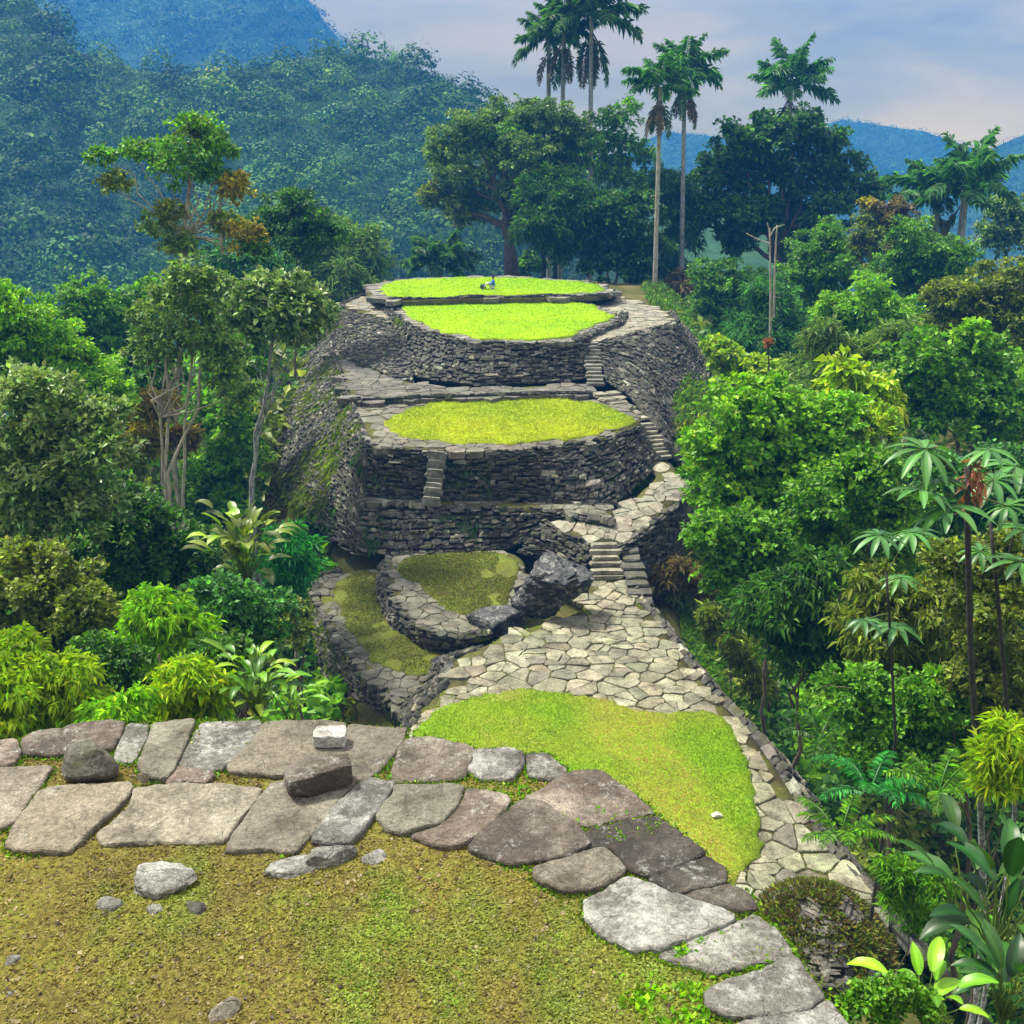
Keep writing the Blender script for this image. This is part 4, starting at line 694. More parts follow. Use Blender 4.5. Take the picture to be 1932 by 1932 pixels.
tree('shrub', 'shaded ground bush between mound and large-leaved plants', 'shrub', 12, (1720, 1720), [(1700, 1690, 34), (1740, 1720, 36), (1690, 1640, 30), (1760, 1660, 34)], 'feather', 'mid', limbs=False, r=.02)
tree('shrub', 'dry brown shrub filling the corner below the ramp wall', 'shrub', 38, (1265, 1140), [(1255, 1095, 22), (1290, 1075, 22), (1240, 1135, 16), (1320, 1110, 22), (1275, 1120, 18, 'olive')], 'feather', 'brown', limbs=False, r=.03)
tree('shrub', 'low mossy green bush on the bank right of the flagstones', 'shrub', 31, (1385, 1280), [(1345, 1160, 22), (1375, 1200, 24), (1405, 1245, 24), (1435, 1300, 24), (1350, 1190, 18)], 'feather', 'olive', limbs=False, r=.03)
# ------------------------------------------------------------------ palms
def frond_mesh(acc, L, az, el, droop, pal, nl=40, wid=.34, plum=.5, root=np.zeros(3)):
    t = np.linspace(0, 1, 14); e = el-droop*t**1.4; ds = L/13; dr = np.stack([np.cos(e)*math.cos(az), np.cos(e)*math.sin(az), np.sin(e)], 1)
    P = root+np.cumsum(dr*ds, 0); acc.add(*tube(P, np.linspace(.035, .008, 14)*L*.35+.004, 4), C=PAL[pal][0])
    ti = np.linspace(.16, 1, nl); X = np.stack([np.interp(ti, t, P[:, k]) for k in range(3)], 1); D = np.stack([np.interp(ti, t, dr[:, k]) for k in range(3)], 1)
    sd = np.array([-math.sin(az), math.cos(az), 0]); prof = wid*L*(np.sin(np.pi*(.12+.82*ti))**.7)
    for s in (-1, 1):
        A = s*sd*.9+D*.55+rng.normal(size=(nl, 3))*.15; A[:, 2] += rng.normal(size=nl)*plum-.25
        leafset(acc, X, A, np.cross(D, A)*s, prof*rng.uniform(.8, 1.1, nl), prof*.10+.018*L*.3, rcol(pal, nl), droop=.25, fold=.3)
def palm(label, cpx, dist, basepx, Lpx, n=13, pal='teal', tr=5, dead=3, sub=0, lean=0, trunkmat=None, up=1.0, plum=.35):
    sc = mpp(dist, cpx[1]); top = Pd(cpx[0], cpx[1], dist); b = Pd(basepx[0], basepx[1], dist); b[2] = terr(b[0], b[1])-.2
    o = thing('palm_tree', label, 'palm', b, 'tall palms on the skyline'); acc = Acc(); P = resample(np.vstack([b, b+(top-b)*.5+np.array([lean, 0, 0]), top]), n=18)
    acc.add(*tube(P, np.linspace(tr*1.1, tr*.8, 18)*sc, 10)); acc.build('trunk', trunkmat or GREYBARK, o, b, True)
    L = Lpx*sc
    for i in range(n):
        a = Acc(); az = i*2.39996+rng.uniform(-.2, .2); el = math.radians((82-88*(i/n)**.9)*up+rng.uniform(-8, 8))
        frond_mesh(a, L*rng.uniform(.8, 1.1), az, el, math.radians(rng.uniform(30, 70)), pal, root=top, plum=plum); a.build('frond', LEAF, o, b)
    for i in range(dead):
        a = Acc(); frond_mesh(a, L*rng.uniform(.7, 1), rng.uniform(0, 6.28), math.radians(-55), math.radians(35), 'brown' if i % 2 else 'dark', root=top-np.array([0, 0, .25*L]), wid=.2); a.build('dead_frond', LEAF, o, b)
    return o
palm('leftmost tall palm of the skyline group, crown leaning left', (1035, 75), 105, (1036, 520), 74, 13, 'dark')
palm('skyline palm in the middle of the group of three, crowns overlapping', (1064, 55), 101, (1056, 520), 78, 14, 'dark', dead=6)
palm('tallest skyline palm whose crown touches the top picture edge', (1116, 30), 98, (1112, 520), 100, 14, 'dark', dead=6)
palm('pale-trunked palm whose whole bare trunk rises beside the ring path', (1246, 165), 84, (1234, 575), 74, 14, 'teal', 4.5, 5, trunkmat=PALEBARK)
palm('palm with a dead leaf skirt just right of the pale-trunked palm', (1292, 140), 94, (1282, 610), 78, 14, 'teal', 4.5, 6)
palm('palm poking out above the great domed tree', (1492, 160), 104, (1490, 520), 88, 16, 'teal', 5, 3)
palm('left palm of the bushy pair on the right skyline', (1768, 365), 84, (1765, 560), 96, 16, 'teal', 7, 2)
palm('right palm of the bushy pair on the right skyline', (1822, 355), 80, (1808, 560), 104, 16, 'teal', 8, 2)
palm('squat dark palm behind the left end of the top lawn', (830, 492), 92, (830, 530), 74, 20, 'dark', 6, 0, up=.8)
# ------------------------------------------------------------------ dead stem, flower stalk
def stick(name, label, cat, dist, lines, mat, part='stem'):
    b = Pd(lines[0][0][0][0], lines[0][0][0][1], dist); o = thing(name, label, cat, b); acc = Acc(); sc = mpp(dist)
    for pts, r in lines:
        P = resample(np.array([Pd(a, c, dist) for a, c in pts]), n=12); acc.add(*tube(P, np.linspace(r, r*.5, 12)*sc, 7))
    acc.build(part, mat, o, b, True); return o, b
stick('dead_tree', 'thin white dead stem with two bare branches under the great domed tree', 'tree', 62, [([(1453, 650), (1454, 540), (1452, 430)], 2.6), ([(1460, 600), (1462, 500), (1466, 425)], 2.4), ([(1452, 460), (1430, 452), (1408, 440)], 1.6), ([(1453, 445), (1462, 430), (1480, 424)], 1.4), ([(1452, 440), (1448, 420)], 1.4)], PALEBARK, 'trunk')
o, b = stick('flower_stalk', 'thin black stalk with a reddish tip at the ring path slope', 'plant', 40, [([(1451, 860), (1451, 720), (1450, 645)], 2.4)], BLACKBARK)
a = Acc(); t0 = Pd(1450, 645, 40); n = 40; leafset(a, np.repeat(t0[None], n, 0), rng.normal(size=(n, 3)), rng.normal(size=(n, 3)), .28, .06, np.array([.25, .09, .06])*rng.uniform(.6, 1.4, (n, 1))); a.build('flower', LEAF, o, b)
# ------------------------------------------------------------------ large single leaves
def blade(acc, base, d, L, W, up, droop, pal, c=None, nseg=9, wave=.05, tipw=1.2):
    """one broad leaf blade: a curved folded grid, base -> tip"""
    d = np.array(d, float); d /= np.linalg.norm(d); t = np.linspace(0, 1, nseg); dirs = []
    side = np.cross(d, [0, 0, 1.]); side = side/(np.linalg.norm(side)+1e-9) if np.linalg.norm(side) > .05 else np.array([1., 0, 0])
    P = [np.array(base, float)]; e = d.copy()
    for i in range(1, nseg):
        e = e+np.array([0, 0, -droop/nseg]); e /= np.linalg.norm(e); P.append(P[-1]+e*L/(nseg-1))
    P = np.array(P); w = W*np.sin(np.pi*np.clip(t*.93+.05, 0, 1))**.75*(1-.25*t); nrm = np.cross(side, np.gradient(P, axis=0)); nrm /= np.linalg.norm(nrm, axis=1)[:, None]+1e-9
    if nrm[:, 2].mean() < 0: nrm = -nrm
    V = []
    for s in (-1, -.5, 0, .5, 1):
        V.append(P+side*(s*w)[:, None]+nrm*(abs(s)*w*.32+wave*L*.3*np.sin(t*17+s*2)*abs(s)*.3)[:, None])
    V = np.concatenate(V); Q = [(k*nseg+i, k*nseg+i+1, (k+1)*nseg+i+1, (k+1)*nseg+i) for k in range(4) for i in range(nseg-1)]
    col = np.array(PAL[pal][0])+(np.array(PAL[pal][1])-np.array(PAL[pal][0]))*rng.random() if c is None else np.array(c)
    cc = np.repeat(col[None], len(V), 0)*rng.uniform(.55, 1.2); cc[2*nseg:3*nseg] *= 1.5
    acc.add(V, Q, None, cc)
def broadplant(label, basepx, dist, n, L, W, pal, spread=1.0, stem=.5, name='large_leaved_plant', two=None, h0=.2, aim=None):
    b = Pd(basepx[0], basepx[1], dist); g = b.copy(); o = thing(name, label, 'plant', g); st = Acc(); sc = L
    for i in range(n):
        az = i*2.4+rng.uniform(-.4, .4); el = rng.uniform(.25, 1.2)/spread; d = np.array([math.cos(az)*math.cos(el), math.sin(az)*math.cos(el), math.sin(el)])
        r = stem*L*rng.uniform(.4, 1.9); p = g+d*r*.8*np.array([1.2, 1.2, .5])+np.array([0, 0, L*rng.uniform(.1, .5+.03*n)])
        st.add(*tube(bend(g-np.array([0, 0, .5*L]), p, 6, .05, .02), np.linspace(.022, .012, 6)*L, 5), C=(.12, .2, .04))
        a = Acc(); ll = L*rng.uniform(.7, 1.15); blade(a, p, d+np.array([0, 0, .15]), ll, W*ll/L, 0, rng.uniform(.6, 1.7), two if two and rng.random() < .3 else pal, wave=.12); a.build('leaf', GLOSSLEAF, o, g, True)
    st.build('stem', LEAF, o, g, True); return o
broadplant('yellowing broad-leaved plant at the foot of the left slope', (465, 1085), 24, 70, .55, .15, 'olive', 1.0, 1.3, two='yg', h0=.3)
broadplant('broad-leaved plant rising behind the brown rim slab', (485, 1330), 12.2, 46, .36, .075, 'mid', 1.2, .8, two='yg', h0=.2)
broadplant('low fern-like broad plant right next to the mossy outer wall', (545, 1345), 12.5, 14, .42, .05, 'bright', 1.4, .6)
broadplant('tall banana-like plant with upright blades in the lower right corner', (1885, 1760), 9.3, 22, .62, .12, 'deep', .85, .8, two='dark', h0=.4)
broadplant('banana-like plant with torn hanging leaves at the bottom right edge', (1895, 1900), 8.0, 24, .42, .085, 'deep', 1.0, .6, two='dark', h0=.25)
broadplant('leaning broad-leaved plant reaching toward the stone mound', (1825, 1720), 10.2, 9,   .7, .13, 'dark', 1.3, .8, h0=.25)
broadplant('small broad-leaved weed at the bottom edge beside the lowest slab', (1745, 1905), 6.8, 12, .32, .07, 'bright', 1.2, .7)
def fern(label, basepx, dist, n, L, pal):
    b = Pd(basepx[0], basepx[1], dist); o = thing('fern', label, 'fern', b, 'ferns in the gully')
    for i in range(n):
        a = Acc(); frond_mesh(a, L*rng.uniform(.75, 1.1), i*2.4+rng.uniform(-.3, .3), rng.uniform(.5, 1.1), rng.uniform(1.0, 1.6), pal, 22, .2, .08, b); a.build('frond', LEAF, o, b)
fern('light fern arching over the dark gully beside the right wall', (1585, 1585), 15, 9, 1.1, 'mid'); fern('dark fern low in the gully under the palmate leaves', (1640, 1500), 16, 9, 1.2, 'emerald')
fern('fern spreading beside the tall thin trunk', (1770, 1500), 13, 9, .95, 'mid'); fern('small fern in the shade below the ivy-covered bush', (1545, 1400), 19, 8, 1.2, 'dark')
# palmate tree (cecropia-like) on the right
def palmate(acc, c, nrm, R, pal, n=10):
    nrm = np.array(nrm, float); nrm /= np.linalg.norm(nrm); u = np.cross(nrm, [.2, 1, .1]); u /= np.linalg.norm(u); v = np.cross(nrm, u); a0 = rng.uniform(0, 6.28)
    for i in range(n):
        a = a0+i/n*2*math.pi; d = math.cos(a)*u+math.sin(a)*v+nrm*.05; blade(acc, c+d*R*.05, d, R*rng.uniform(.8, 1.05), R*.12, 0, 1.0, pal, nseg=7)
def palmate_tree(label, stems, leaves, dist, mat, pal='teal', flower=None, name='palmate_leaved_tree'):
    b = Pd(stems[0][0][0][0], stems[0][0][0][1], dist); b[2] = min(b[2], terr(b[0], b[1])); o = thing(name, label, 'tree', b); sc = mpp(dist, 1100); st = Acc()
    for pts, r in stems:
        P = np.array([Pd(a, c, dist) for a, c in pts]); 
        if pts is stems[0][0]: P = np.vstack([b-[0, 0, .2], P])
        P = resample(P, n=16); st.add(*tube(P, np.linspace(r, r*.6, 16)*sc, 9))
    st.build('trunk', mat, o, b, True)
    for (x, y, r, par) in leaves:
        c = Pd(x, y, dist+rng.uniform(-.5, .5)); a = Acc(); palmate(a, c, (rng.normal()*.25, rng.normal()*.25-.1, 1), r*sc, pal)
        q = Pd(par[0], par[1], dist); a.add(*tube(bend(q, c, 6, .06, .02), np.full(6, 1.3*sc), 5), C=(.12, .15, .05)); a.build('leaf', GLOSSLEAF, o, b, True)
    if flower:
        a = Acc(); c = Pd(flower[0], flower[1], dist); n = 60; leafset(a, c+rng.normal(size=(n, 3))*np.array([.05, .05, .13]), rng.normal(size=(n, 3))-[0, 0, 1], rng.normal(size=(n, 3)), .18, .02, np.array([.32, .12, .10])*rng.uniform(.5, 1.6, (n, 1))); a.build('flower', LEAF, o, b)
palmate_tree('tall thin dark trunk with palmate leaves and a reddish flower cluster', [([(1858, 1790), (1850, 1500), (1832, 1250), (1824, 940), (1826, 880)], 9)],
             [(1745, 848, 85, (1825, 920)), (1790, 960, 80, (1825, 960)), (1865, 850, 60, (1828, 890)), (1875, 905, 70, (1828, 930)), (1740, 925, 70, (1820, 950)), (1770, 905, 60, (1825, 930)), (1900, 955, 60, (1828, 940))], 11, POLE, flower=(1836, 905))
palmate_tree('second thin mottled trunk with palmate leaves on the right picture edge', [([(1918, 1560), (1905, 1400), (1885, 1150), (1868, 980)], 6), ([(1876, 1100), (1905, 1040), (1915, 1000)], 3)],
             [(1915, 880, 80, (1868, 990)), (1925, 1060, 70, (1876, 1080)), (1850, 1040, 55, (1872, 1030)), (1935, 1000, 60, (1915, 1000))], 12, POLE)
palmate_tree('young palmate sapling low in the olive thicket', [([(1690, 1400), (1680, 1200), (1672, 1080)], 4)],
             [(1660, 1010, 60, (1672, 1080)), (1720, 1005, 60, (1672, 1080)), (1700, 1090, 50, (1674, 1100)), (1630, 1170, 50, (1678, 1160)), (1690, 1180, 60, (1679, 1190))], 17, BLACKBARK)
# ------------------------------------------------------------------ ground cover (uncountable)
def undergrowth(name, n, xr, yr, hmax, pals, skip=None):
    y = 1/rng.uniform(1/yr[1], 1/yr[0], n); x = rng.uniform(xr[0], xr[1], n)*(y/30+.35); z = terr(x, y)
    st = [np.interp(y, _ST[:, 0], _ST[:, k]) for k in (1, 2, 6, 7)]; ok = (x < st[0]-.9) | (x > st[1]+1.7); 
    if skip is not None: ok &= ~skip(x, y)
    P = np.stack([x, y, z], 1)[ok]; n = len(P); cl = wav(P*[1, 1, 0], .55, 5, 3); hh = np.clip(.55+.6*cl, .1, 1)*hmax; u = rng.random(n)**.6; ed = np.where(x[ok] < 0, st[0][ok]-x[ok], x[ok]-st[1][ok]); hh *= np.clip(ed/5, .22, 1); P[:, 2] += u*hh
    L = (.08+.011*P[:, 1])*rng.uniform(.6, 1.4, n); A = rng.normal(size=(n, 3)); A[:, 2] += .2; Nn = rng.normal(size=(n, 3))*.6; Nn[:, 2] += 1
    col = np.zeros((n, 3)); w = rng.integers(0, len(pals), n); k = ((wav(P*[1, 1, 0], .3, 8, 2)+1)/2*len(pals)).astype(int).clip(0, len(pals)-1)
    for i, p in enumerate(pals):
        m = k == i; col[m] = rcol(p, m.sum())
    a = Acc(); leafset(a, P, A, Nn, L, L*.3, col); a.build(name, LEAF, None, None, kind='stuff', label='low leafy ground cover on the forest slopes')
undergrowth('undergrowth', 300000, (-32, -1), (9, 110), 5.0, ['mid', 'bright', 'dark', 'olive', 'mid'], lambda x, y: (np.abs(x+10.6-.09*(y-44)*-1) < 1.0) & (y > 40) & (y < 60))
undergrowth('undergrowth', 340000, (2, 34), (5, 130), 4.2, ['mid', 'bright', 'dark', 'olive', 'mid'])
def blades_on(name, P, h, col, mat=LEAF, lean=.5, w=.12, hang=False, **kw):
    n = len(P); A = rng.normal(size=(n, 3))*lean; A[:, 2] += -1.2 if hang else 1; Nn = rng.normal(size=(n, 3)); a = Acc(); L = h*rng.uniform(.5, 1.4, n); leafset(a, P, A, Nn, L, L*w, col, droop=.2)
    return a.build(name, mat, None, None, kind='stuff', **kw)
def scatter(poly, n):
    lo, hi = poly[:, :2].min(0), poly[:, :2].max(0); g = rng.uniform(lo, hi, (int(n*1.6), 2)); g = g[inside(g, poly[:, :2])]; return g[:n]
g = scatter(low_outline, 90000); P = np.c_[g, -15.045+.02*wav(np.c_[g, 0*g[:, :1]], 2.2, 2)]; t = np.clip(.6+.6*wav(P*[1, 1, 0], .8, 3)-1.5*np.exp(-((P[:, 0]-3.6+.16*(P[:, 1]-23.5)+.35*wav(P*[1, 1, 0], 1.3, 4))/.85)**2), 0, 1)[:, None]
blades_on('grass', P, .06, (np.array([.56, .44, .16])*(1-t)+np.array([.20, .37, .012])*t)*rng.uniform(.5, 1.4, (len(P), 1)), w=.13, label='short bright grass of the lower lawn')
fgz = lambda g: ZF-.035+.02*wav(np.c_[g, 0*g[:, :1]], 2.2, 2)
g = np.stack([rng.uniform(-5.5, 2.8, 420000), rng.uniform(2.9, 8.2, 420000)], 1); g = g[inside(g, fg_outline)]; P = np.c_[g, fgz(g)]; f = wav(P*[1, 1, 0], 2.6, 6, 4)+.22*(P[:, 0]+1.2)+.5*wav(P*[1, 1, 0], 9, 1, 2); keep = rng.random(len(P)) < np.clip(.5+.55*f, .08, .95); P = P[keep]; f = f[keep]
t = np.clip(f*.9-.02, 0, 1)[:, None]; n = len(P); A = rng.normal(size=(n, 3)); A[:, 2] = .25+.3*rng.random(n); Nn = rng.normal(size=(n, 3))*.35; Nn[:, 2] += 1; L = .022*rng.uniform(.5, 1.5, n); a = Acc()
leafset(a, P, A, Nn, L, L*.3, (np.array([.22, .175, .045])*(1-t)+np.array([.17, .27, .025])*t)*rng.uniform(.5, 1.5, (n, 1))); a.build('moss', LEAF, None, None, kind='stuff', label='short moss and tiny weeds on the near terrace')
n = 5000; P = np.stack([rng.uniform(-5, 2.6, n), rng.uniform(2.9, 7.6, n), np.full(n, ZF-.03)], 1); P = P[inside(P[:, :2], fg_outline)]; P[:, 2] = fgz(P[:, :2])+.004; n = len(P); a = Acc(); A = rng.normal(size=(n, 3)); A[:, 2] *= .15; Nn = rng.normal(size=(n, 3))*.3; Nn[:, 2] += 1; L = .03*rng.uniform(.4, 1.6, n); leafset(a, P, A, Nn, L, L*.4, np.where(rng.random((n, 1)) < .4, np.array([.33, .27, .17]), np.array([.07, .05, .025]))*rng.uniform(.6, 1.2, (n, 1))); a.build('leaf_litter', LEAF, None, None, kind='stuff', label='scattered dead leaves and crumbs on the near terrace')
for (o_, ol), zz, ca, cb in ((LA, -8.74, (.26, .50, .003), (.46, .62, .005)), (LB, -9.2, (.26, .50, .003), (.46, .62, .005)), (LC, -11.43, (.26, .38, .008), (.50, .52, .015))):
    g = scatter(ol, 26000); P = np.c_[g, zz-.0+.04*wav(np.c_[g, 0*g[:, :1]], 2.2, 2)]; t = np.clip(.5+.8*wav(P*[1, 1, 0], .7, 6, 3), 0, 1)[:, None]
    blades_on('grass', P, .09, (np.array(ca)*(1-t)+np.array(cb)*t)*rng.uniform(.55, 1.25, (len(P), 1)), w=.2, lean=.8, label='short grass of a terrace lawn')
for (o_, ol), zz in ((MA, -15.28), (MB_, -16.17)):
    g = scatter(ol, 26000); P = np.c_[g, np.full(len(g), zz)]; P = P[wav(P*[1, 1, 0], 1.1, 2, 3) > -.3]; blades_on('moss', P, .07, np.where(rng.random((len(P), 1)) < .55, rcol('olive', len(P)), rcol('brown', len(P))), w=.2, lean=.9, label='olive moss and thin grass on a sunken terrace')
cl = scatter(fg_outline, 900); cl = cl[(cl[:, 1] > 2.5) & (cl[:, 0] > -5) & (cl[:, 0] < 3)]; q = np.c_[cl, np.zeros(len(cl))]; cl = cl[wav(q, .9, 2, 2)+.3*cl[:, 0] > .1]; cl = np.vstack([cl, np.stack([rng.uniform(-3.5, 1.6, 260), rng.uniform(3.4, 6.5, 260)], 1)]); q = np.c_[cl, np.zeros(len(cl))]; cl = cl[wav(q, .9, 2, 2)+.3*cl[:, 0] > .05]; cl = cl[inside(cl, fg_outline)][:130]
P = np.concatenate([np.c_[c+rng.normal(size=(90, 2))*rng.uniform(.03, .1), np.full(90, ZF-.035)] for c in cl]); P[:, 2] = fgz(P[:, :2]); blades_on('weeds', P, .045, rcol('bright', len(P)), w=.3, lean=.9, label='small bright green weed patches in the moss')
E = np.concatenate(EDGES); E = E[rng.integers(0, len(E), 26000)]+rng.normal(size=(26000, 2))*.016; q = np.c_[E, 0*E[:, :1]]; E = E[wav(q, 1.5, 4, 3) > -.25]; P = np.c_[E, fgz(E)]
blades_on('joint_moss', P, .032, np.where(rng.random((len(P), 1)) < .6, rcol('olive', len(P)), rcol('mid', len(P))), w=.25, lean=.8, label='moss and grass growing in the joints between the slabs')
g = scatter(P_pl, 26000); P = np.c_[g, np.full(len(g), -15.15)]; P = P[wav(P*[1, 1, 0], 1.3, 3, 3) > .22]; blades_on('joint_grass', P, .085, rcol('yg', len(P)), w=.16, lean=.5, label='grass in the joints of the sunlit flagstones')
# grass hanging on the walls, moss fringe on the right wall slope
def between(top, bot, n, t0=0, t1=1, s0=0, s1=1):
    T = resample(np.array(top), n=80); B = resample(np.array(bot), n=80); s = rng.uniform(s0, s1, n)*79; i = s.astype(int).clip(0, 78); fr = (s-i)[:, None]
    a = T[i]*(1-fr)+T[i+1]*fr; b = B[i]*(1-fr)+B[i+1]*fr; t = rng.uniform(t0, t1, n)[:, None]; p = a+(b-a)*t; return p-p/np.linalg.norm(p, axis=1)[:, None]*.16
def onwall(key, n, s0=0, s1=1, t0=0, t1=1, dens=.0, fr=.7, seed=4):
    T, B = [v for k, v in WALLS.items() if k.startswith(key)][0]; m = len(T); s = rng.uniform(s0, s1, n)*(m-1); i = s.astype(int).clip(0, m-2); f = (s-i)[:, None]
    a = T[i]*(1-f)+T[i+1]*f; b = B[i]*(1-f)+B[i+1]*f; p = b+(a-b)*rng.uniform(t0, t1, n)[:, None]; return p[wav(p, fr, seed, 3) > dens]
def wallgrass(P, h, pal, label, w=.08): blades_on('hanging_grass', P, h, rcol(pal, len(P)), w=w, hang=True, lean=.5, label=label)
wallgrass(onwall('huge overgrown', 52000, .4, 1, .0, 1, -.12, .5), .48, 'olive', 'olive grass hanging over the left stone flank')
wallgrass(onwall('huge overgrown', 16000, .2, 1, 0, 1, .1, .7, 9), .3, 'dark', 'dark creepers on the left stone flank')
wallgrass(onwall('dark stone wall from the left', 5000, .3, 1, 0, 1, -.2), .35, 'olive', 'olive grass on the left corner of the upper wall')
wallgrass(onwall('dark curved', 5000, 0, .4, 0, 1, .0), .3, 'olive', 'olive grass at the left of the curved upper wall')
wallgrass(onwall('lower stone wall', 3500, 0, 1, 0, .8, .25, .9), .22, 'dark', 'dark weeds on the lower wall')
wallgrass(onwall('curved stone wall', 2500, 0, 1, 0, 1, .35, .9), .2, 'dark', 'dark weeds on the middle wall')
wallgrass(onwall('mossy outer', 9000, 0, 1, 0, 1, -.1, .9), .25, 'olive', 'olive grass on the outer wall of the sunken strip')
wallgrass(onwall('long tumbled', 2500, 0, 1, 0, .6, .2, .9), .2, 'olive', 'olive grass in the tumbled wall')
n = 3500; a = rng.uniform(0, 6.28, n*6); h = rng.random(n*6)**.7; r = (1-h**1.5*.9)*1.1; P = np.stack([mc[0]+np.cos(a)*r*1.35, mc[1]+.4+np.sin(a)*r*1.5, mc[2]-.7+h*1.3], 1); P = P[wav(P, 1.6, 5, 3) > -.1]
blades_on('mound_weeds', P, .2, np.where(rng.random((len(P), 1)) < .5, rcol('olive', len(P)), rcol('brown', len(P))), w=.12, lean=.8, label='olive and brown weeds on the stone mound')
n = 90000; y = rng.uniform(13, 44, n); xr_ = np.interp(y, _ST[:, 0], _ST[:, 2]); x = xr_+.5+rng.random(n)**1.2*5.5; P = np.stack([x, y, terr(x, y)], 1); cl = wav(P*[1, 1, 0], .7, 3, 3); P[:, 2] += rng.random(n)*np.clip(.3+.5*cl, 0, 1)
t = np.clip(.5+wav(P*[1, 1, 0], .35, 6, 2), 0, 1)[:, None]; blades_on('slope_grass', P, .34, rcol('olive', n)*(1-t)+rcol('mid', n)*t*.8, w=.12, lean=.8, label='olive and green growth on the bank outside the right wall')
n = 60000; y = rng.uniform(24, 75, n); xl_ = np.interp(y, _ST[:, 0], _ST[:, 1]); x = xl_-.3-rng.random(n)**1.3*4.5; P = np.stack([x, y, terr(x, y)], 1); keep = wav(P*[1, 1, 0], .45, 7, 3) > -.25; P = P[keep]
blades_on('slope_grass', P, .35, np.where(rng.random((len(P), 1)) < .5, rcol('olive', len(P)), rcol('brown', len(P))), w=.1, lean=.8, label='dry grass on the bare bank left of the terraces')
n = 60000; y = rng.uniform(44, 105, n); xr_ = np.interp(y, _ST[:, 0], _ST[:, 2]); x = xr_-1.5+rng.random(n)**1.2*9; P = np.stack([x, y, terr(x, y)], 1); cl = wav(P*[1, 1, 0], .5, 3, 3); P[:, 2] += rng.random(n)*np.clip(.2+.6*cl, 0, .9)*np.clip((x-xr_)/2, 0, 1)
blades_on('slope_grass', P, .42, np.where(rng.random((n, 1)) < .5, rcol('olive', n), rcol('mid', n)), w=.12, lean=.8, label='rough grass on the bank right of the upper terraces')
# earth bank that carries the grass just outside the rim
# ------------------------------------------------------------------ hills and their forest
def prof(pts):
    a = np.array(pts, float); return lambda x: np.interp(x, a[:, 0], a[:, 1])
class Hill:
    def __init__(s, crest, dcrest, base, xr, amp, seed, power=.95, nx=220, nt=70):
        s.c, s.dc, s.b, s.amp, s.seed, s.pw = prof(crest), prof(dcrest), base, amp, seed, power; xs = np.linspace(xr[0], xr[1], nx); ts = np.concatenate([np.linspace(0, 1, nt), np.linspace(1.05, 1.6, 8)])
        X, T = np.meshgrid(xs, ts); P = s.at(X.ravel(), T.ravel()); i = np.arange((len(ts)-1)*nx).reshape(-1, nx)[:, :-1].ravel(); s.P = P; s.Q = np.stack([i, i+1, i+nx+1, i+nx], 1)
    def at(s, x, t):
        a = (x-966)/F; b = -(s.c(x)-966)/F; dy = CP+b*SP; dz = -SP+b*CP; dc = s.dc(x); zc = dz/dy*dc; db, zb = s.b; tt = np.minimum(t, 1)
        d = db+(dc-db)*t; z = zb+(zc-zb)*tt**s.pw-np.maximum(t-1, 0)*(zc-zb)*1.2
        lat = a/dy*d; P = np.stack([lat, d, z], 1); P[:, 2] += s.amp*wav(P*[1, 1, 0], .03, s.seed, 4)*np.clip(1-np.abs(tt-.5)*2, 0.08, 1)*np.where(t > 1, .1, 1); return P
hA = Hill([(-400, -140), (0, -50), (65, 0), (140, 92), (250, 128), (420, 148), (500, 126), (600, 104), (680, 104), (760, 118), (850, 156), (940, 208), (1010, 255), (1100, 300), (1300, 350), (1600, 420)],
          [(-400, 330), (0, 310), (300, 280), (700, 290), (1000, 260), (1600, 240)], (140, -50), (-420, 1600), 9, 3)
hB = Hill([(-400, -260), (300, -160), (480, -80), (560, -25), (590, 8), (622, 54), (662, 98), (720, 142), (800, 215), (1000, 330)], [(-400, 860), (1000, 800)], (480, -50), (-420, 1000), 14, 5, nt=50)
hC = Hill([(900, 330), (1180, 290), (1250, 250), (1330, 256), (1400, 266), (1530, 244), (1590, 226), (1650, 236), (1740, 248), (1830, 278), (1900, 300), (2100, 340), (2500, 380)], [(900, 870), (2500, 870)], (520, -70), (900, 2400), 8, 6, nt=40)
hD = Hill([(1400, 420), (1700, 370), (1830, 300), (1880, 276), (1932, 254), (2050, 215), (2300, 190)], [(1400, 720), (2300, 700)], (450, -70), (1400, 2300), 8, 2, nt=40)
def hill(name, h): mk(name, h.P, h.Q, None, None, HILLM, smooth=True, kind='structure')
hill('hill', hA); hill('mountain', hB); hill('mountain', hC); hill('mountain', hD)
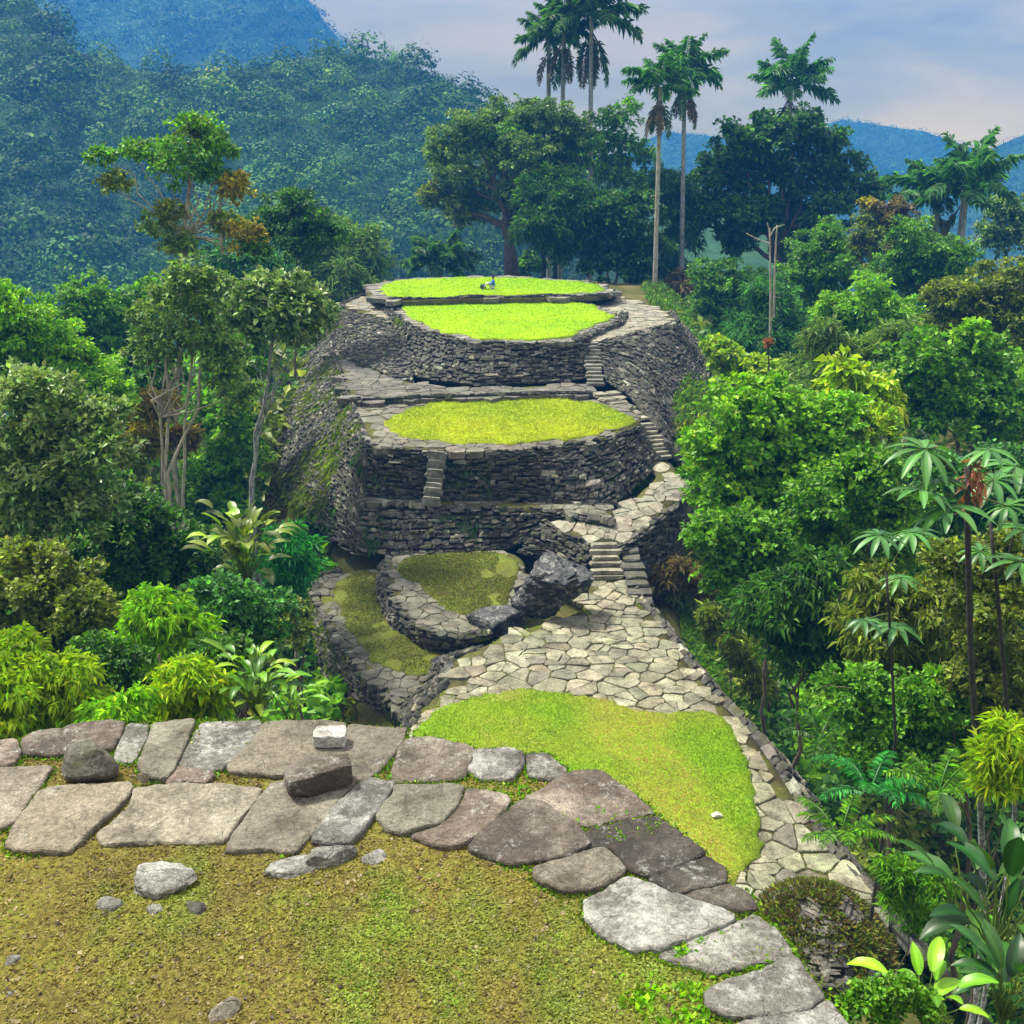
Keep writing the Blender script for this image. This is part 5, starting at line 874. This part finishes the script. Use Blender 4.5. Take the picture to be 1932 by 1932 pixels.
def forest(h, n, nl, r, xr, trn, label, pals, pw=1.0, lf=.30, hs=1.0):
    xs, ts = [], []; db = h.b[0]; dm = h.dc((xr[0]+xr[1])/2); dd = db
    while dd < dm:                                   # rows of crowns up the slope, jittered
        st = r*1.5/dd*F; q = np.arange(xr[0], xr[1], st)+rng.uniform(0, st); xs.append(q+rng.uniform(-.45, .45, len(q))*st); ts.append(np.full(len(q), (dd-db)/(dm-db))+rng.uniform(-.5, .5, len(q))*r*pw/(dm-db)); dd += r*pw
    x = np.concatenate(xs); t = np.clip(np.concatenate(ts), 0, .995); C = h.at(x, t); n = len(x); R = r*np.clip(np.exp(rng.normal(size=n)*.28), .5, 1.9); hgt = R*rng.uniform(.3, .9, n)*hs; C[:, 2] += hgt
    w = np.repeat(np.arange(n), nl); m = len(w); e = rng.normal(size=(m, 3)); e[:, 2] = np.abs(e[:, 2])*.9-.2; e[:, 1] -= .35; e /= np.linalg.norm(e, axis=1)[:, None]
    lob = 1+.16*np.sin(e @ np.array([3.1, 2.3, 4.0])*1.6+w*1.7)
    P = C[w]+e*(R[w]*rng.uniform(.86, 1.04, m)*lob)[:, None]*np.array([1, 1, 1.0]); A = rng.normal(size=(m, 3)); Nn = e*1.6+rng.normal(size=(m, 3))*.25; Nn[:, 2] += .3; A -= Nn*((A*Nn).sum(1)/(Nn*Nn).sum(1))[:, None]*.8
    k = ((wav(C*[1, 1, 0], .02, 4, 3)+1)/2*len(pals)).astype(int).clip(0, len(pals)-1); k = np.where(rng.random(n) < .35, rng.integers(0, len(pals), n), k); col = np.zeros((m, 3)); tv = np.exp(rng.normal(size=n)*.38)*np.clip(1+.5*wav(C*[1, 1, 0], .05, 2, 2), .4, 2)
    for i, p in enumerate(pals):
        q = k[w] == i; col[q] = rcol(p, q.sum(), None, .15)
    col *= .5*tv[w][:, None]; L = (R[w]*lf*rng.uniform(.7, 1.4, m))[:, None]; a = Acc(); A /= np.linalg.norm(A, axis=1)[:, None]; S = np.cross(Nn, A); S /= np.linalg.norm(S, axis=1)[:, None]+1e-9
    V = np.stack([P-A*L*.5, P+S*L*.35, P+A*L*.5, P-S*L*.35], 1).reshape(-1, 3); col = np.minimum(col, .3); a.add(V, np.arange(4*m).reshape(-1, 4), None, np.repeat(col, 4, 0))
    # pale trunks
    s = rng.permutation(n)[:int(n*trn)]; q = C[s]; hh = (R[s]*1.9)[:, None]; ww = (R[s]*.035)[:, None]; b = q-np.array([0, 0, 1])*hh; b[:, 1] -= R[s]*.6; q = q.copy(); q[:, 1] -= R[s]*.6
    ang = [(1, 0), (-.5, .87), (-.5, -.87)]; V = np.concatenate([np.stack([p+np.c_[ww*cx, ww*cy, 0*ww] for p in (b, q) for cx, cy in ang], 1)]).reshape(-1, 3); i = (np.arange(len(s))*6)[:, None]
    Q = np.concatenate([i+[k, (k+1) % 3, 3+(k+1) % 3, 3+k] for k in range(3)]); a.add(V, Q, None, (.22, .22, .19))
    a.build('forest', FARLEAF, None, None, kind='stuff', label=label)
forest(hA, 0, 150, 2.7, (-400, 1120), .12, 'unbroken rainforest covering the near blue-green hillside', ['dark', 'mid', 'teal', 'dark', 'mid', 'teal'], 1.25, .20)
forest(hB, 0, 60, 4.6, (60, 860), .08, 'hazy forest on the far blue mountain', ['dark', 'teal', 'dark', 'mid'], 2.2, .26)
forest(hD, 0, 26, 2.6, (1560, 2000), 0, 'faint forest on the distant ridge at the right edge', ['dark', 'teal', 'dark'], 1.6, .3, -.2)
forest(hC, 0, 26, 2.8, (1150, 2000), 0, 'faint forest on the distant blue ridge', ['dark', 'teal', 'dark'], 1.6, .3, -.2)
# ------------------------------------------------------------------ person on the top lawn
SKIN = plain('skin', (.35, .2, .13), .5); SHIRT = plain('blue_shirt', (.03, .13, .6)); TROUS = plain('pale_trousers', (.45, .47, .45)); HAIR = plain('dark_hair', (.015, .012, .01)); SHOE = plain('dark_shoe', (.02, .025, .02)); BAGM = plain('dark_green_bag', (.03, .06, .03))
def skinned(name, verts, edges, rad, mat, parent, sub=2):
    me = bpy.data.meshes.new(name); me.from_pydata(verts, edges, []); o = bpy.data.objects.new(name, me); COL.objects.link(o); o.parent = parent
    s = o.modifiers.new('skin', 'SKIN'); sv = me.skin_vertices[0].data
    for v, r in zip(sv, rad): v.radius = (r, r)
    sv[0].use_root = True; o.modifiers.new('sub', 'SUBSURF').levels = sub; o.modifiers['sub'].render_levels = sub; me.materials.append(mat); return o
pp = Pz(930, 545, -8.72); man = thing('person', 'seated person in a blue top with knees drawn up on the top lawn', 'person', pp)
JV = [(0, 0, .13), (.03, 0, .32), (.04, 0, .52), (.03, 0, .62), (.02, 0, .68), (-.01, 0, .78), (-.02, 0, .87),
      (.03, -.19, .56), (-.12, -.24, .36), (-.32, -.17, .40), (-.40, -.15, .42), (.03, .19, .56), (-.12, .24, .36), (-.32, .17, .40), (-.40, .15, .42),
      (-.02, -.1, .12), (-.40, -.13, .42), (-.62, -.12, .07), (-.78, -.12, .06), (-.02, .1, .12), (-.40, .13, .42), (-.62, .12, .07), (-.78, .12, .06)]
JE = [(0, 1), (1, 2), (2, 3), (3, 4), (4, 5), (5, 6), (2, 7), (7, 8), (8, 9), (9, 10), (2, 11), (11, 12), (12, 13), (13, 14), (0, 15), (15, 16), (16, 17), (17, 18), (0, 19), (19, 20), (20, 21), (21, 22)]
JR = [.13, .13, .15, .07, .055, .10, .08, .065, .05, .04, .04, .065, .05, .04, .04, .09, .065, .045, .045, .09, .065, .045, .045]
skinned('body', JV, JE, JR, SKIN, man)
skinned('shirt', [JV[0], JV[1], JV[2], (.03, 0, .60), JV[7], JV[8], (-.26, -.19, .39), JV[11], JV[12], (-.26, .19, .39)], [(0, 1), (1, 2), (2, 3), (2, 4), (4, 5), (5, 6), (2, 7), (7, 8), (8, 9)], [.16, .16, .18, .08, .09, .07, .06, .09, .07, .06], SHIRT, man)
skinned('trousers', [(0, 0, .12), JV[15], JV[16], (-.60, -.12, .11), JV[19], JV[20], (-.60, .12, .11)], [(0, 1), (1, 2), (2, 3), (0, 4), (4, 5), (5, 6)], [.15, .11, .085, .065, .11, .085, .065], TROUS, man)
V, T = ICO[3]; h = V[:, 2] > -.15; mk('hair', V*np.array([.125, .115, .12])*(np.where(h, 1, .75))[:, None]+[.02, 0, .84], None, T, None, HAIR, man, None, True)
for s in (-1, 1): mk('shoe', V*np.array([.14, .055, .06])+[-.74, s*.12, .06], None, T, None, SHOE, man, None, True)
bp = Pz(918, 545, -8.72); bag = thing('bag', 'small dark bag lying on the lawn at the seated person\'s feet', 'bag', bp)
V2 = V/np.abs(V).max(1)[:, None]*.5+V*.5; mk('bag_body', V2*np.array([.22, .15, .17])+[-.25, 0, .16], None, T, None, BAGM, bag, None, True); tV = tube(bend((-.4, 0, .3), (-.1, 0, .3), 7, .35, .0), np.full(7, .015), 6); mk('strap', tV[0], tV[1], tV[2], None, SHOE, bag, None, True)
# ------------------------------------------------------------------ haze, sky, sun
HAZE_D = .0007
def haze():
    x0, x1, y0, y1, z0, z1 = -620, 820, -60, 960, -110, 150
    V = [(x, y, z) for x in (x0, x1) for y in (y0, y1) for z in (z0, z1)]; Q = [(0, 1, 3, 2), (4, 6, 7, 5), (0, 4, 5, 1), (2, 3, 7, 6), (0, 2, 6, 4), (1, 5, 7, 3)]
    m = bpy.data.materials.new('haze_air'); m.use_nodes = True; nt = m.node_tree; nt.nodes.clear(); out = N(nt, 'ShaderNodeOutputMaterial'); v = N(nt, 'ShaderNodeVolumePrincipled')
    v.inputs['Color'].default_value = (.045, .30, .92, 1); v.inputs['Density'].default_value = HAZE_D; v.inputs['Anisotropy'].default_value = .0
    nt.links.new(v.outputs[0], out.inputs['Volume']); mk('haze', V, Q, None, None, m, kind='stuff', label='thin bluish haze filling the valley')
haze()
SUN_EL, SUN_AZ = math.radians(60), math.radians(-58)     # azimuth from +Y, negative = to the left
w = bpy.data.worlds.new('World'); SC.world = w; w.use_nodes = True; nt = w.node_tree; bg = nt.nodes['Background']
sky = N(nt, 'ShaderNodeTexSky'); sky.sky_type = 'NISHITA'; sky.sun_disc = False; sky.sun_elevation = SUN_EL; sky.sun_rotation = SUN_AZ
tc = N(nt, 'ShaderNodeTexCoord').outputs['Generated']; mp = N(nt, 'ShaderNodeMapping'); mp.inputs['Scale'].default_value = (1, 1, 4.5); nt.links.new(tc, mp.inputs['Vector'])
f = noise(nt, mp.outputs[0], 3.2, 6, .55, .6); f2 = noise(nt, mp.outputs[0], 7, 5, .55, .3)
sx = N(nt, 'ShaderNodeSeparateXYZ'); nt.links.new(tc, sx.inputs[0])
CK = 1.0
grad = ramp(nt, sx.outputs[2], [(.0, (4.7, 3.5, .55)), (.05, (3.8, 2.85, .4)), (.12, (3.2, 2.5, .6)), (.3, (5.6, 5.3, 4.7)), (1, (11, 10.7, 9.8))])
cl = mix(nt, 1.0, grad, ramp(nt, f, [(.33, (.62, .66, .78)), (.5, (.92, .93, .96)), (.66, (1.35, 1.22, 1.08))]), 'MULTIPLY')
cl = mix(nt, .7, cl, ramp(nt, f2, [(.35, (.86, .87, .9)), (.65, (1.1, 1.08, 1.05))]), 'MULTIPLY')
c = mix(nt, .90, sky.outputs[0], cl); nt.links.new(c, bg.inputs['Color']); bg.inputs['Strength'].default_value = .10
sd = bpy.data.lights.new('sun', 'SUN'); so = bpy.data.objects.new('sun', sd); COL.objects.link(so); sd.energy = 4.4; sd.angle = math.radians(9); sd.color = (1, .94, .80)
d = Vector((math.sin(SUN_AZ)*math.cos(SUN_EL), math.cos(SUN_AZ)*math.cos(SUN_EL), math.sin(SUN_EL))); so.rotation_euler = d.to_track_quat('Z', 'Y').to_euler(); so.location = d*60
vs = SC.view_settings; vs.view_transform = 'Standard'; vs.look = 'None'; vs.exposure = 1.1; vs.gamma = 1
cy = SC.cycles; cy.max_bounces = 6; cy.diffuse_bounces = 3; cy.transmission_bounces = 3; cy.volume_bounces = 1; cy.use_denoising = True
